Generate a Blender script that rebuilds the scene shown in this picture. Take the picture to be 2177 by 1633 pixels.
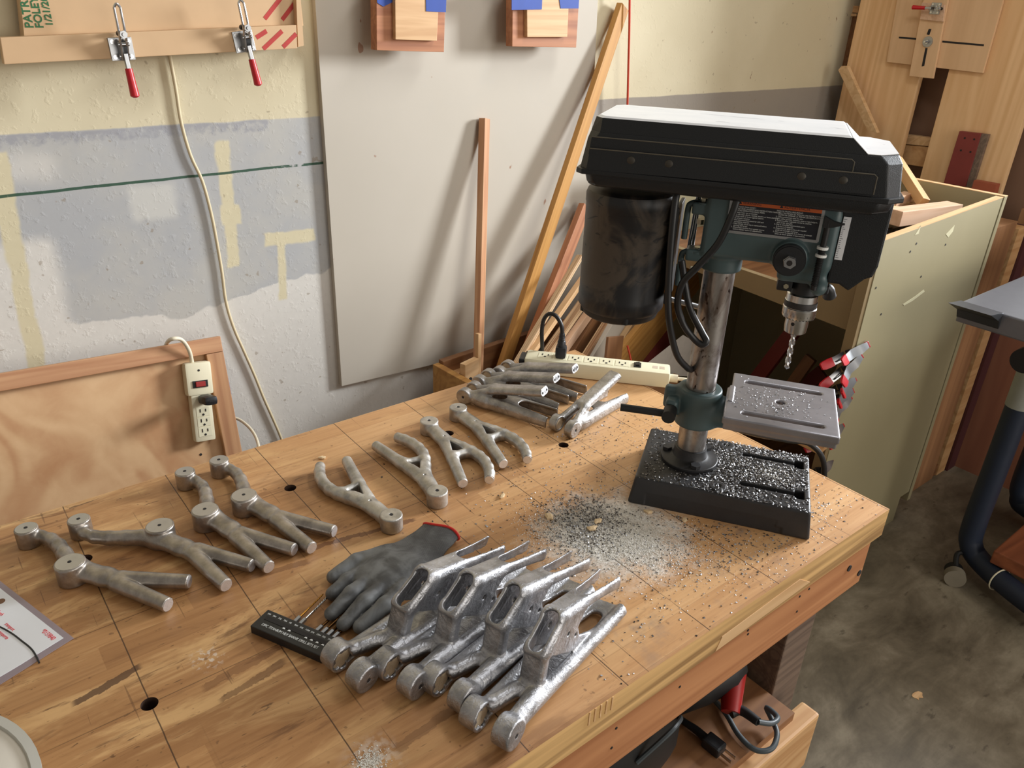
import bpy, bmesh, math, random
import numpy as np
from mathutils import Vector, Matrix
for o in list(bpy.data.objects): bpy.data.objects.remove(o, do_unlink=True)
scn = bpy.context.scene
COL = scn.collection
R = math.radians
TZ = 0.86                      # bench top height above the floor (m)

# ------------------------------------------------------------------ camera
FPX = 1640.0
RM = Matrix(((0.78525875, 0.25145469, -0.56580848), (-0.61809596, 0.37209987, -0.69245871), (0.03641527, 0.8934832, 0.4476178)))
CAM = Vector((0, 0, TZ + 0.75))
cd = bpy.data.cameras.new('camera'); cam = bpy.data.objects.new('camera', cd); COL.objects.link(cam)
cam.matrix_world = Matrix.Translation(CAM) @ RM.to_4x4()
cd.sensor_fit = 'HORIZONTAL'; cd.sensor_width = 36.0; cd.lens = FPX / 2177 * 36; cd.clip_start = 0.02
scn.camera = cam
# ------------------------------------------------------------------ light and exposure
vs = scn.view_settings
vs.view_transform = 'Standard'; vs.look = 'None'; vs.gamma = 1; vs.use_curve_mapping = False; vs.exposure = 0.0
wd = bpy.data.worlds.new('daylight'); scn.world = wd; wd.use_nodes = True
bg = wd.node_tree.nodes['Background']; bg.inputs[0].default_value = (1.0, 0.905, 0.79, 1); bg.inputs[1].default_value = 0.285
def area(name, loc, target, sx, sy, power, col):
    l = bpy.data.lights.new(name, 'AREA'); l.shape = 'RECTANGLE'; l.size = sx; l.size_y = sy; l.energy = power; l.color = col
    o = bpy.data.objects.new(name, l); COL.objects.link(o); o.location = loc
    o.rotation_euler = (Vector(target) - Vector(loc)).to_track_quat('-Z', 'Y').to_euler(); return o
area('window_daylight', (4.6, 0.05, TZ + 1.30), (0.7, 1.0, TZ + 0.3), 0.9, 0.9, 290, (0.93, 0.965, 1.0))
area('front_fill', (1.7, -2.7, TZ + 0.75), (0.9, 1.0, TZ), 2.6, 1.9, 58, (1.0, 0.95, 0.88))  # added soft fill behind the camera, brightens the front faces
area('overhead_fill', (1.7, 0.5, 2.75), (1.2, 0.7, 1.0), 1.2, 0.3, 14, (0.97, 0.98, 1.0))  # added overhead fill, mainly to whiten the drill press top

# ------------------------------------------------------------------ helpers: placing
def ray(px, py):
    v = RM @ Vector((px - 1088.5, -(py - 816.5), -FPX)); return v
def at_z(px, py, z=0.0):        # point at height z above the bench top
    r = ray(px, py); return CAM + r * ((z + TZ - CAM.z) / r.z)
def at_y(px, py, y):
    r = ray(px, py); return CAM + r * (y / r.y)
def at_x(px, py, x):
    r = ray(px, py); return CAM + r * (x / r.x)
rng = random.Random(4)
# ------------------------------------------------------------------ helpers: objects
def tag(o, label=None, cat=None, group=None, kind=None):
    if label: o['label'] = label
    if cat: o['category'] = cat
    if group: o['group'] = group
    if kind: o['kind'] = kind
    return o
def thing(name, label, cat, loc=(0, 0, 0), rz=0.0, group=None, mat=None):
    o = bpy.data.objects.new(name, None); COL.objects.link(o); o.empty_display_size = 0.05
    if mat is not None: o.matrix_world = mat
    else: o.location = loc; o.rotation_euler = (0, 0, rz)
    return tag(o, label, cat, group)
def link_mesh(name, me, mat, parent=None, M=None):
    o = bpy.data.objects.new(name, me); COL.objects.link(o)
    if mat:
        for m in (mat if isinstance(mat, (list, tuple)) else [mat]): me.materials.append(m)
    if parent: o.parent = parent
    if M is not None: o.matrix_local = M
    return o
def kids(o): return list(o.children)
def copy_tree(o, parent=None):
    c = o.copy(); COL.objects.link(c)
    if parent: c.parent = parent
    for ch in kids(o):
        copy_tree(ch, c)
    return c
def basis(o, x, z):              # frame at o, local X along x, local Z nearest z
    x = Vector(x).normalized(); z = Vector(z); y = z.cross(x).normalized(); z = x.cross(y)
    return Matrix((( x.x, y.x, z.x, o[0]), (x.y, y.y, z.y, o[1]), (x.z, y.z, z.z, o[2]), (0, 0, 0, 1)))
def smooth_path(pts, sub=6):
    P = [Vector(p) for p in pts]
    if len(P) < 3: return P
    out = []
    for i in range(len(P) - 1):
        a = P[max(i - 1, 0)]; b = P[i]; c = P[i + 1]; d = P[min(i + 2, len(P) - 1)]
        for k in range(sub):
            t = k / sub
            out.append(0.5 * ((2 * b) + (c - a) * t + (2 * a - 5 * b + 4 * c - d) * t * t + (3 * b - a - 3 * c + d) * t ** 3))
    out.append(P[-1]); return out
class MB:
    def __init__(s): s.bm = bmesh.new()
    def box(s, c, size, rot=None, bev=0.0, mi=0):
        n0 = set(s.bm.faces)
        M = Matrix.Translation(Vector(c)) @ (rot.to_4x4() if rot else Matrix.Identity(4)) @ Matrix.Diagonal((size[0], size[1], size[2], 1))
        r = bmesh.ops.create_cube(s.bm, size=1.0, matrix=M)
        if bev > 0:
            es = list({e for v in r['verts'] for e in v.link_edges})
            bmesh.ops.bevel(s.bm, geom=es, offset=bev, segments=2, affect='EDGES', profile=0.6)
        for f in set(s.bm.faces) - n0: f.material_index = mi
        return s
    def ring(s, c, x, y, r, n): return [s.bm.verts.new(Vector(c) + (Vector(x) * math.cos(2 * math.pi * i / n) + Vector(y) * math.sin(2 * math.pi * i / n)) * r) for i in range(n)]
    def skin(s, rings, cap=True, mi=0):
        fs = []
        for a, b in zip(rings, rings[1:]):
            n = len(a)
            for i in range(n): fs.append(s.bm.faces.new((a[i], a[(i + 1) % n], b[(i + 1) % n], b[i])))
        if cap:
            fs.append(s.bm.faces.new(list(reversed(rings[0])))); fs.append(s.bm.faces.new(rings[-1]))
        for f in fs: f.material_index = mi
        return s
    def lathe(s, prof, o=(0, 0, 0), axis=(0, 0, 1), n=28, mi=0, cap=True):
        ax = Vector(axis).normalized(); x = ax.orthogonal().normalized(); y = ax.cross(x)
        return s.skin([s.ring(Vector(o) + ax * h, x, y, max(r, 1e-5), n) for r, h in prof], cap, mi)
    def cyl(s, a, b, r, r2=None, n=24, mi=0):
        a = Vector(a); b = Vector(b); L = (b - a).length
        return s.lathe([(r, 0), (r if r2 is None else r2, L)], a, b - a, n, mi)
    def tube(s, pts, r, n=10, sub=6, mi=0, flat=None):
        P = smooth_path(pts, sub); rings = []; up = None
        for i, p in enumerate(P):
            t = (P[min(i + 1, len(P) - 1)] - P[max(i - 1, 0)]).normalized()
            if up is None: up = t.orthogonal().normalized()
            up = (up - t * up.dot(t)).normalized(); sd = t.cross(up)
            rr = r(i / (len(P) - 1)) if callable(r) else r
            rings.append(s.ring(p, up, sd, rr, n))
        return s.skin(rings, True, mi)
    def prism(s, poly, z0, z1, M=None, mi=0):
        M = M or Matrix.Identity(4)
        a = [s.bm.verts.new(M @ Vector((p[0], p[1], z0))) for p in poly]; b = [s.bm.verts.new(M @ Vector((p[0], p[1], z1))) for p in poly]
        return s.skin([a, b], True, mi)
    def hull(s, A, B, mi=0):          # two matching point loops joined into a solid
        return s.skin([[s.bm.verts.new(Vector(p)) for p in A], [s.bm.verts.new(Vector(p)) for p in B]], True, mi)
    def obj(s, name, mat, parent=None, M=None, smooth=False, bev=0.0):
        bmesh.ops.recalc_face_normals(s.bm, faces=s.bm.faces)
        if bev > 0:
            es = [e for e in s.bm.edges if len(e.link_faces) == 2 and e.calc_face_angle(0) > R(35)]
            bmesh.ops.bevel(s.bm, geom=es, offset=bev, segments=2, affect='EDGES', profile=0.6, clamp_overlap=True)
        me = bpy.data.meshes.new(name); s.bm.to_mesh(me); s.bm.free()
        if smooth:
            me.polygons.foreach_set('use_smooth', [True] * len(me.polygons)); me.set_sharp_from_angle(angle=R(38))
        return link_mesh(name, me, mat, parent, M)
def each(mb, name, mat, parent=None, M=None, smooth=False, lab=None):     # every loose piece becomes a part of its own
    mb.bm.verts.index_update(); bmesh.ops.recalc_face_normals(mb.bm, faces=mb.bm.faces); seen = set(); out = []
    for v0 in list(mb.bm.verts):
        if v0 in seen: continue
        st = [v0]; isl = []; seen.add(v0)
        while st:
            v = st.pop(); isl.append(v)
            for e in v.link_edges:
                w_ = e.other_vert(v)
                if w_ not in seen: seen.add(w_); st.append(w_)
        n = MB(); mp = {v: n.bm.verts.new(v.co) for v in isl}
        for f in {f for v in isl for f in v.link_faces}: n.bm.faces.new([mp[v] for v in f.verts])
        o = n.obj(name, mat, parent, M, smooth)
        if lab: o['label'] = lab
        out.append(o)
    mb.bm.free(); return out
def text_obj(name, txt, size, mat, parent, M, ext=0.0002, align='LEFT', sx=1.0, shear=0.0, bold=0.0):
    cu = bpy.data.curves.new(name, 'FONT'); cu.body = txt; cu.size = size; cu.extrude = ext; cu.align_x = align; cu.shear = shear; cu.offset = bold
    o = bpy.data.objects.new(name, cu); COL.objects.link(o)
    me = bpy.data.meshes.new_from_object(o.evaluated_get(bpy.context.evaluated_depsgraph_get()))
    bpy.data.objects.remove(o, do_unlink=True); bpy.data.curves.remove(cu)
    me.transform(Matrix.Diagonal((sx, 1, 1, 1)))
    return link_mesh(name, me, mat, parent, M)
def plank(name, label, p0, p1, w, t, nrm, mat, cat='board', group=None, bev=0.0015, holes=None, parent=None):
    p0 = Vector(p0); p1 = Vector(p1); L = (p1 - p0).length; Mx = basis(p0, p1 - p0, nrm)
    o = MB().box((L / 2, 0, 0), (L, w, t), bev=bev).obj(name, mat, parent, Mx)
    if label: tag(o, label, cat, group)
    return o

# ------------------------------------------------------------------ helpers: smooth cast shapes (signed distance field -> surface net)
def sdf_mesh(fn, lo, hi, h):
    lo = np.array(lo, float); n = np.ceil((np.array(hi) - lo) / h).astype(int) + 1
    g = np.meshgrid(*[lo[i] + h * np.arange(n[i]) for i in range(3)], indexing='ij')
    P = np.stack(g, -1).astype(np.float32); D = fn(P).astype(np.float32)
    inside = D < 0
    nx, ny, nz = n
    cnt = np.zeros((nx - 1, ny - 1, nz - 1), np.float32); acc = np.zeros((nx - 1, ny - 1, nz - 1, 3), np.float32)
    C = [(a, b, c) for a in (0, 1) for b in (0, 1) for c in (0, 1)]
    sl = lambda A, c: A[c[0]:nx - 1 + c[0], c[1]:ny - 1 + c[1], c[2]:nz - 1 + c[2]]
    for c in C:
        for ax in range(3):
            if c[ax]: continue
            e = list(c); e[ax] = 1
            a = sl(D, c); b = sl(D, e); m = (a < 0) != (b < 0)
            t = np.where(m, a / np.where(m, a - b, 1), 0)
            cnt += m
            for k in range(3): acc[..., k] += np.where(m, c[k] + (t if k == ax else 0), 0)
    act = cnt > 0; idx = -np.ones(act.shape, np.int64); idx[act] = np.arange(act.sum())
    ijk = np.argwhere(act); V = lo + h * (ijk + acc[act] / cnt[act][:, None])
    F = []
    for ax in range(3):
        u, v = (ax + 1) % 3, (ax + 2) % 3
        a = np.take(inside, range(0, n[ax] - 1), ax); b = np.take(inside, range(1, n[ax]), ax)
        q = np.argwhere(a != b); flip = a[a != b]
        ok = (q[:, u] > 0) & (q[:, v] > 0) & (q[:, u] < n[u] - 1) & (q[:, v] < n[v] - 1)
        q = q[ok]; flip = flip[ok]
        def cell(du, dv):
            r = q.copy(); r[:, u] -= du; r[:, v] -= dv; return idx[r[:, 0], r[:, 1], r[:, 2]]
        f = np.stack([cell(1, 1), cell(0, 1), cell(0, 0), cell(1, 0)], 1)
        f[~flip] = f[~flip][:, ::-1]
        F.append(f)
    F = np.concatenate(F)
    me = bpy.data.meshes.new('cast'); me.vertices.add(len(V)); me.vertices.foreach_set('co', V.astype(np.float32).ravel())
    me.loops.add(4 * len(F)); me.loops.foreach_set('vertex_index', F.astype(np.int32).ravel())
    me.polygons.add(len(F)); me.polygons.foreach_set('loop_start', np.arange(0, 4 * len(F), 4, dtype=np.int32))
    me.polygons.foreach_set('use_smooth', np.ones(len(F), bool)); me.update(calc_edges=True); me.validate()
    return me
NP = lambda p: np.array(p, np.float32)
def f_cap(P, a, b, ra, rb=None, sz=1.0):
    rb = ra if rb is None else rb; a = NP(a); b = NP(b); S = NP((1, 1, 1 / sz)); Q = (P - a) * S; d = (b - a) * S
    t = np.clip((Q @ d) / max(float(d @ d), 1e-9), 0, 1); return np.linalg.norm(Q - t[..., None] * d, axis=-1) - (ra + (rb - ra) * t)
def f_cyl(P, c, ax, r, hh, rd=0.002):
    ax = NP(ax); ax = ax / np.linalg.norm(ax); Q = P - NP(c); z = Q @ ax; q = np.sqrt(np.maximum((Q * Q).sum(-1) - z * z, 0))
    x = q - (r - rd); y = np.abs(z) - (hh - rd)
    return np.minimum(np.maximum(x, y), 0) + np.sqrt(np.maximum(x, 0) ** 2 + np.maximum(y, 0) ** 2) - rd
def f_box(P, c, hs, rd=0.002, rot=None):
    Q = P - NP(c)
    if rot is not None: Q = Q @ np.array(rot, np.float32)
    q = np.abs(Q) - (NP(hs) - rd); return np.minimum(q.max(-1), 0) + np.linalg.norm(np.maximum(q, 0), axis=-1) - rd
def f_bar(P, a, b, hw, r, y0=0.0, r2=None):    # bar in the xz plane, half width hw across y
    Q = P[..., [0, 2]]; a = NP((a[0], a[1])); b = NP((b[0], b[1])); d = b - a
    t = np.clip(((Q - a) @ d) / float(d @ d), 0, 1); e = np.linalg.norm(Q - a - t[..., None] * d, axis=-1)
    rr = r if r2 is None else r + (r2 - r) * t
    return np.sqrt(e ** 2 + np.maximum(np.abs(P[..., 1] - y0) - hw, 0) ** 2) - rr
def f_poly(P, poly, i, j, k, c, hh, rd=0.0015):  # polygon in axes i,j extruded along k around c
    x = P[..., i]; y = P[..., j]; d = np.full(x.shape, 1e9, np.float32); s = np.ones(x.shape, np.float32)
    for q in range(len(poly)):
        ax, ay = poly[q]; bx, by = poly[q - 1]; ex, ey = bx - ax, by - ay; wx, wy = x - ax, y - ay
        t = np.clip((wx * ex + wy * ey) / (ex * ex + ey * ey), 0, 1); d = np.minimum(d, (wx - ex * t) ** 2 + (wy - ey * t) ** 2)
        c1 = y >= ay; c2 = y < by; c3 = ex * wy > ey * wx
        s = np.where((c1 & c2 & c3) | (~c1 & ~c2 & ~c3), -s, s)
    d = s * np.sqrt(d) + rd; z = np.abs(P[..., k] - c) - (hh - rd)
    return np.minimum(np.maximum(d, z), 0) + np.sqrt(np.maximum(d, 0) ** 2 + np.maximum(z, 0) ** 2) - rd
def smin(a, b, k=0.005):
    h = np.clip(0.5 + 0.5 * (b - a) / k, 0, 1); return b + (a - b) * h - k * h * (1 - h)
def U(k, *ds):
    d = ds[0]
    for e in ds[1:]: d = smin(d, e, k)
    return d
def cut(a, b, k=0.002): return -smin(-a, b, k)

# ------------------------------------------------------------------ materials
class NT:
    def __init__(s, name):
        s.m = bpy.data.materials.new(name); s.m.use_nodes = True; s.t = s.m.node_tree; s.b = s.t.nodes['Principled BSDF']
        s.tc = s.t.nodes.new('ShaderNodeTexCoord'); s.co = s.tc.outputs['Object']
    def sock(s, x, inp):
        if isinstance(x, bpy.types.NodeSocket): s.t.links.new(x, inp)
        else:
            try: inp.default_value = x
            except Exception: inp.default_value = (*x, 1) if len(x) == 3 else x
    def math(s, op, a, b=0.0, c=0.0, clamp=False):
        n = s.t.nodes.new('ShaderNodeMath'); n.operation = op; n.use_clamp = clamp
        for i, v in enumerate((a, b, c)): s.sock(v, n.inputs[i])
        return n.outputs[0]
    def vmap(s, vec, scale=(1, 1, 1), loc=(0, 0, 0), rot=(0, 0, 0)):
        n = s.t.nodes.new('ShaderNodeMapping'); s.sock(vec, n.inputs[0]); n.inputs[1].default_value = loc; n.inputs[2].default_value = rot; n.inputs[3].default_value = scale; return n.outputs[0]
    def vadd(s, a, b):
        n = s.t.nodes.new('ShaderNodeVectorMath'); n.operation = 'ADD'; s.sock(a, n.inputs[0]); s.sock(b, n.inputs[1]); return n.outputs[0]
    def noise(s, vec, scale, detail=3, rough=0.55, dist=0.0, out=0):
        n = s.t.nodes.new('ShaderNodeTexNoise'); s.sock(vec, n.inputs['Vector']); n.inputs['Scale'].default_value = scale; n.inputs['Detail'].default_value = detail
        n.inputs['Roughness'].default_value = rough; n.inputs['Distortion'].default_value = dist; return n.outputs[out]
    def voro(s, vec, scale, feat='F1', out=0):
        n = s.t.nodes.new('ShaderNodeTexVoronoi'); s.sock(vec, n.inputs['Vector']); n.inputs['Scale'].default_value = scale; n.feature = feat; return n.outputs[out]
    def wave(s, vec, scale, dist=2.0, det=2.0, ds=1.0, direction='Y'):
        n = s.t.nodes.new('ShaderNodeTexWave'); n.bands_direction = direction; s.sock(vec, n.inputs['Vector']); n.inputs['Scale'].default_value = scale
        n.inputs['Distortion'].default_value = dist; n.inputs['Detail'].default_value = det; n.inputs['Detail Scale'].default_value = ds; return n.outputs['Fac']
    def ramp(s, fac, stops, interp='LINEAR'):
        n = s.t.nodes.new('ShaderNodeValToRGB'); s.sock(fac, n.inputs[0]); e = n.color_ramp.elements; n.color_ramp.interpolation = interp
        while len(e) < len(stops): e.new(0.5)
        for x, (p, c) in zip(e, stops): x.position = p; x.color = (*c, 1) if isinstance(c, (tuple, list)) else (c, c, c, 1)
        return n.outputs[0]
    def mix(s, f, a, b, mode='MIX'):
        n = s.t.nodes.new('ShaderNodeMix'); n.data_type = 'RGBA'; n.blend_type = mode
        s.sock(f, n.inputs[0]); s.sock(a, n.inputs[6]); s.sock(b, n.inputs[7]); return n.outputs[2]
    def xyz(s, vec=None):
        n = s.t.nodes.new('ShaderNodeSeparateXYZ'); s.sock(vec if vec is not None else s.co, n.inputs[0]); return n.outputs
    def rnd(s):
        n = s.t.nodes.new('ShaderNodeObjectInfo'); return n.outputs['Random']
    def step(s, v, lo, hi):
        n = s.t.nodes.new('ShaderNodeMapRange'); n.interpolation_type = 'SMOOTHSTEP'; s.sock(v, n.inputs[0]); n.inputs[1].default_value = lo; n.inputs[2].default_value = hi; return n.outputs[0]
    def rect(s, x, z, x0, x1, z0, z1, e=0.003):
        a = s.math('MULTIPLY', s.step(x, x0 - e, x0 + e), s.math('SUBTRACT', 1, s.step(x, x1 - e, x1 + e)))
        b = s.math('MULTIPLY', s.step(z, z0 - e, z0 + e), s.math('SUBTRACT', 1, s.step(z, z1 - e, z1 + e))); return s.math('MULTIPLY', a, b)
    def line(s, v, c, w, e=0.0005):   # 1 on |v-c|<w
        return s.math('SUBTRACT', 1, s.step(s.math('ABSOLUTE', s.math('SUBTRACT', v, c)), w, w + e))
    def bump(s, h, strength=0.3, dist=0.002):
        n = s.t.nodes.new('ShaderNodeBump'); n.inputs['Strength'].default_value = strength; n.inputs['Distance'].default_value = dist; s.sock(h, n.inputs['Height']); s.t.links.new(n.outputs[0], s.b.inputs['Normal']); return n
    def done(s, col, rough=0.5, metal=0.0, **kw):
        s.sock(col, s.b.inputs['Base Color']); s.sock(rough, s.b.inputs['Roughness']); s.sock(metal, s.b.inputs['Metallic'])
        for k, v in kw.items(): s.sock(v, s.b.inputs[k])
        return s.m
def lin(*c): return tuple(((x / 255) / 12.92 if x / 255 <= 0.04045 else ((x / 255 + 0.055) / 1.055) ** 2.4) for x in c)
def plain(name, rgb, rough=0.5, metal=0.0, var=0.12, vs_=40, bump=0.0, **kw):
    n = NT(name); c = lin(*rgb); f = n.noise(n.co, vs_, 4)
    col = n.mix(f, tuple(x * (1 - var) for x in c), tuple(min(x * (1 + var), 1) for x in c))
    if bump: n.bump(n.noise(n.co, vs_ * 4, 3), bump, 0.001)
    return n.done(col, rough, metal, **kw)
def wood(name, light, dark, across=60.0, along=3.0, rough=0.55, contrast=1.0, knots=0.0, axis='X', bump=0.15, plyedge=False):
    n = NT(name); sc = {'X': (along, across, across), 'Y': (across, along, across), 'Z': (across, across, along)}[axis]
    off = n.math('MULTIPLY', n.rnd(), 37.0)
    v = n.vadd(n.co, n.math('MULTIPLY', off, 1.0)) ; v1 = n.vmap(v, sc)
    a = n.noise(v1, 1.0, 4, 0.6, 0.4); b = n.noise(n.vmap(v, tuple(x * 0.22 for x in sc)), 1.0, 3, 0.5, 1.2)
    w = n.math('SINE', n.math('MULTIPLY', b, 34.0)); g = n.math('MULTIPLY_ADD', w, 0.16 * contrast, n.math('MULTIPLY_ADD', a, 0.7 * contrast, 0.5 - 0.35 * contrast))
    col = n.ramp(g, [(0.15, lin(*dark)), (0.8, lin(*light))])
    if knots:
        k = n.voro(n.vmap(v, tuple(c_ * knots for c_ in ((0, 6.0, 3.6) if axis == 'Z' else (3.0, 7.0, 0)))), 1.0); col = n.mix(n.step(k, 0.085, 0.04), col, tuple(x * 0.16 for x in lin(*dark)))
    n.bump(g, bump, 0.0008)
    return n.done(col, rough)

# ------------------------------------------------------------------ materials: the set
def mat_bench():
    n = NT('bench_maple'); x, y, z = n.xyz()
    stave = n.math('FLOOR', n.math('MULTIPLY', y, 23.0)); st2 = n.math('FLOOR', n.math('ADD', n.math('MULTIPLY', x, 1.7), n.math('MULTIPLY', n.math('SINE', n.math('MULTIPLY', stave, 12.9898)), 43.7)))
    hsh = n.math('FRACT', n.math('MULTIPLY', n.math('SINE', n.math('ADD', n.math('MULTIPLY', stave, 78.233), n.math('MULTIPLY', st2, 37.719))), 4375.85))
    fine = n.noise(n.vmap(n.co, (6, 160, 60)), 1.0, 4, 0.62, 0.3); big = n.noise(n.vmap(n.co, (2.2, 9, 4)), 1.0, 4, 0.6, 0.6)
    g = n.math('MULTIPLY_ADD', fine, 0.5, n.math('MULTIPLY_ADD', hsh, 0.25, 0.12))
    col = n.ramp(g, [(0.2, lin(176, 126, 80)), (0.5, lin(206, 158, 108)), (0.8, lin(224, 182, 132))])
    old = n.step(n.math('ADD', x, n.math('MULTIPLY', n.math('SUBTRACT', big, 0.5), 0.9)), 0.75, 0.1)      # worn oily left end
    col = n.mix(n.math('MULTIPLY', old, 0.75), col, n.mix(fine, lin(138, 92, 52), lin(186, 138, 86)))
    bl = n.noise(n.vmap(n.co, (3.2, 15, 4), (7, 1, 0)), 1.0, 5, 0.68, 0.7); bw = n.math('MULTIPLY_ADD', old, 0.75, 0.25)
    col = n.mix(n.math('MULTIPLY', n.step(bl, 0.50, 0.34), n.math('MULTIPLY', bw, 0.7)), col, lin(226, 184, 128)); col = n.mix(n.math('MULTIPLY', n.step(bl, 0.54, 0.70), n.math('MULTIPLY', bw, 0.8)), col, lin(116, 74, 42))
    hs2 = n.math('MULTIPLY', n.math('SUBTRACT', 0.5, hsh), n.math('MULTIPLY_ADD', old, 0.5, 0.15)); col = n.mix(n.math('MAXIMUM', hs2, 0), col, lin(120, 76, 42))
    ds = n.step(n.noise(n.vmap(n.co, (55, 210, 10), (1, 9, 0)), 1.0, 3, 0.6, 0.3), 0.67, 0.72); col = n.mix(n.math('MULTIPLY', ds, n.math('MULTIPLY_ADD', old, 0.45, 0.2)), col, lin(74, 46, 28))
    st = n.step(n.noise(n.vmap(n.co, (7, 34, 10)), 1.0, 5, 0.68, 0.5), 0.585, 0.70)
    col = n.mix(n.math('MULTIPLY', st, n.math('MULTIPLY_ADD', old, 0.5, 0.22)), col, lin(104, 66, 38))
    st = n.step(n.noise(n.vmap(n.co, (16, 60, 10), (3, 5, 0)), 1.0, 4, 0.7, 0.8), 0.66, 0.70)
    col = n.mix(n.math('MULTIPLY', st, n.math('MULTIPLY_ADD', old, 0.55, 0.15)), col, lin(78, 50, 32))
    fl = n.step(n.noise(n.co, 90, 2, 0.5), 0.70, 0.76); col = n.mix(n.math('MULTIPLY', fl, 0.5), col, lin(92, 62, 40))
    # dark finish worn through in one long chip, and a long brown smear
    wob = n.math('MULTIPLY', n.math('SUBTRACT', n.noise(n.vmap(n.co, (40, 40, 1)), 1.0, 4, 0.7), 0.5), 0.018)
    yy = n.math('ADD', y, wob)
    def streak(x0, y0, x1, y1, w, colr, amt, wobble=yy):
        s = (y1 - y0) / (x1 - x0); d = n.math('SUBTRACT', wobble, n.math('MULTIPLY_ADD', x, s, y0 - s * x0))
        return n.math('MULTIPLY', n.math('MULTIPLY', n.line(d, 0, w, 0.0008), n.math('MULTIPLY', n.step(x, x0 - 0.004, x0 + 0.004), n.math('SUBTRACT', 1, n.step(x, x1 - 0.004, x1 + 0.004)))), amt), colr
    for a in [(0.013, 0.795, 0.09, 0.808, 0.005, lin(86, 58, 40), 0.85), (0.34, 0.90, 0.52, 0.868, 0.0045, lin(96, 58, 40), 0.7), (0.27, 0.885, 0.34, 0.872, 0.006, lin(104, 66, 42), 0.5),
              (0.14, 0.73, 0.29, 0.745, 0.006, lin(112, 70, 40), 0.5), (0.15, 0.70, 0.235, 0.712, 0.005, lin(96, 60, 36), 0.6), (0.28, 0.52, 0.42, 0.535, 0.006, lin(110, 74, 46), 0.45)]:
        f, c = streak(*a); col = n.mix(f, col, c)
    # aluminium smudge along the front right edge, pale plaster dust
    sm = n.math('MULTIPLY', n.rect(x, y, 0.58, 0.98, 0.43, 0.60, 0.05), n.step(n.noise(n.vmap(n.co, (14, 14, 1)), 1.0, 4, 0.6), 0.5, 0.72)); col = n.mix(n.math('MULTIPLY', sm, 0.55), col, lin(120, 112, 108))
    dx = n.math('MULTIPLY', n.math('SUBTRACT', x, 0.755), 7.5); dy = n.math('MULTIPLY', n.math('SUBTRACT', y, 0.655), 8.5)
    rr = n.math('SQRT', n.math('ADD', n.math('MULTIPLY', dx, dx), n.math('MULTIPLY', dy, dy)))
    dn = n.math('SUBTRACT', n.math('MULTIPLY_ADD', n.noise(n.co, 30, 5, 0.7), 1.3, 0.15), n.math('MULTIPLY', rr, 0.95))
    col = n.mix(n.math('MULTIPLY', n.step(dn, -0.35, 0.45), 0.95), col, n.mix(n.step(n.noise(n.co, 160, 3), 0.4, 0.62), lin(214, 211, 204), lin(240, 239, 235)))
    dp = n.math('MULTIPLY', n.rect(x, y, 0.235, 0.275, 0.505, 0.545, 0.018), n.step(n.noise(n.co, 120, 4), 0.42, 0.6)); col = n.mix(n.math('MULTIPLY', dp, 0.8), col, lin(222, 212, 200))
    dp = n.math('MULTIPLY', n.rect(x, y, 0.145, 0.175, 0.758, 0.79, 0.012), n.step(n.noise(n.co, 150, 4), 0.52, 0.6)); col = n.mix(n.math('MULTIPLY', dp, 0.7), col, lin(222, 212, 200))
    # pencil and saw lines every 157 mm across, fainter ones along the dog holes
    gap = n.step(n.noise(n.co, 8, 3), 0.32, 0.42); m = n.math('SUBTRACT', n.math('MODULO', n.math('ADD', x, 1.57 + 0.0785 - 0.084), 0.157), 0.0785)
    ln = n.line(n.math('MULTIPLY_ADD', n.math('SUBTRACT', n.noise(n.co, 40, 2), 0.5), 0.001, m), 0, 0.0005, 0.0005); col = n.mix(n.math('MULTIPLY', ln, n.math('MULTIPLY_ADD', gap, 0.5, 0.35)), col, lin(58, 36, 22))
    m2 = n.math('SUBTRACT', n.math('MODULO', n.math('ADD', x, 1.57 + 0.0785 - 0.121), 0.157), 0.0785)
    col = n.mix(n.math('MULTIPLY', n.line(m2, 0, 0.0005, 0.0005), n.math('MULTIPLY', n.step(n.noise(n.co, 3.3, 2), 0.5, 0.55), 0.5)), col, lin(70, 44, 26))
    for yy0 in (0.744, 0.904, 1.062):
        col = n.mix(n.math('MULTIPLY', n.line(y, yy0, 0.0004, 0.0005), n.math('MULTIPLY', n.step(n.noise(n.co, 2.6, 2), 0.42, 0.5), 0.6)), col, lin(66, 42, 26))
    # scratches
    sc = n.noise(n.vmap(n.co, (230, 9, 1), (0, 0, 0), (0, 0, 0.5)), 1.0, 1, 0.4); sc2 = n.noise(n.vmap(n.co, (11, 260, 1), (0, 0, 0), (0, 0, 0.35)), 1.0, 1, 0.4)
    s_ = n.math('MAXIMUM', n.step(sc, 0.735, 0.76), n.step(sc2, 0.745, 0.77)); col = n.mix(n.math('MULTIPLY', s_, 0.45), col, lin(88, 56, 34))
    seam = n.math('SUBTRACT', n.math('FRACT', n.math('MULTIPLY', y, 23.0)), 0.5); col = n.mix(n.math('MULTIPLY', n.step(n.math('ABSOLUTE', seam), 0.485, 0.497), 0.22), col, lin(100, 66, 40))
    n.bump(n.math('SUBTRACT', fine, n.math('MULTIPLY', n.math('MAXIMUM', ln, s_), 0.8)), 0.2, 0.0006)
    return n.done(col, n.math('MULTIPLY_ADD', fine, 0.2, 0.36))
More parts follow.
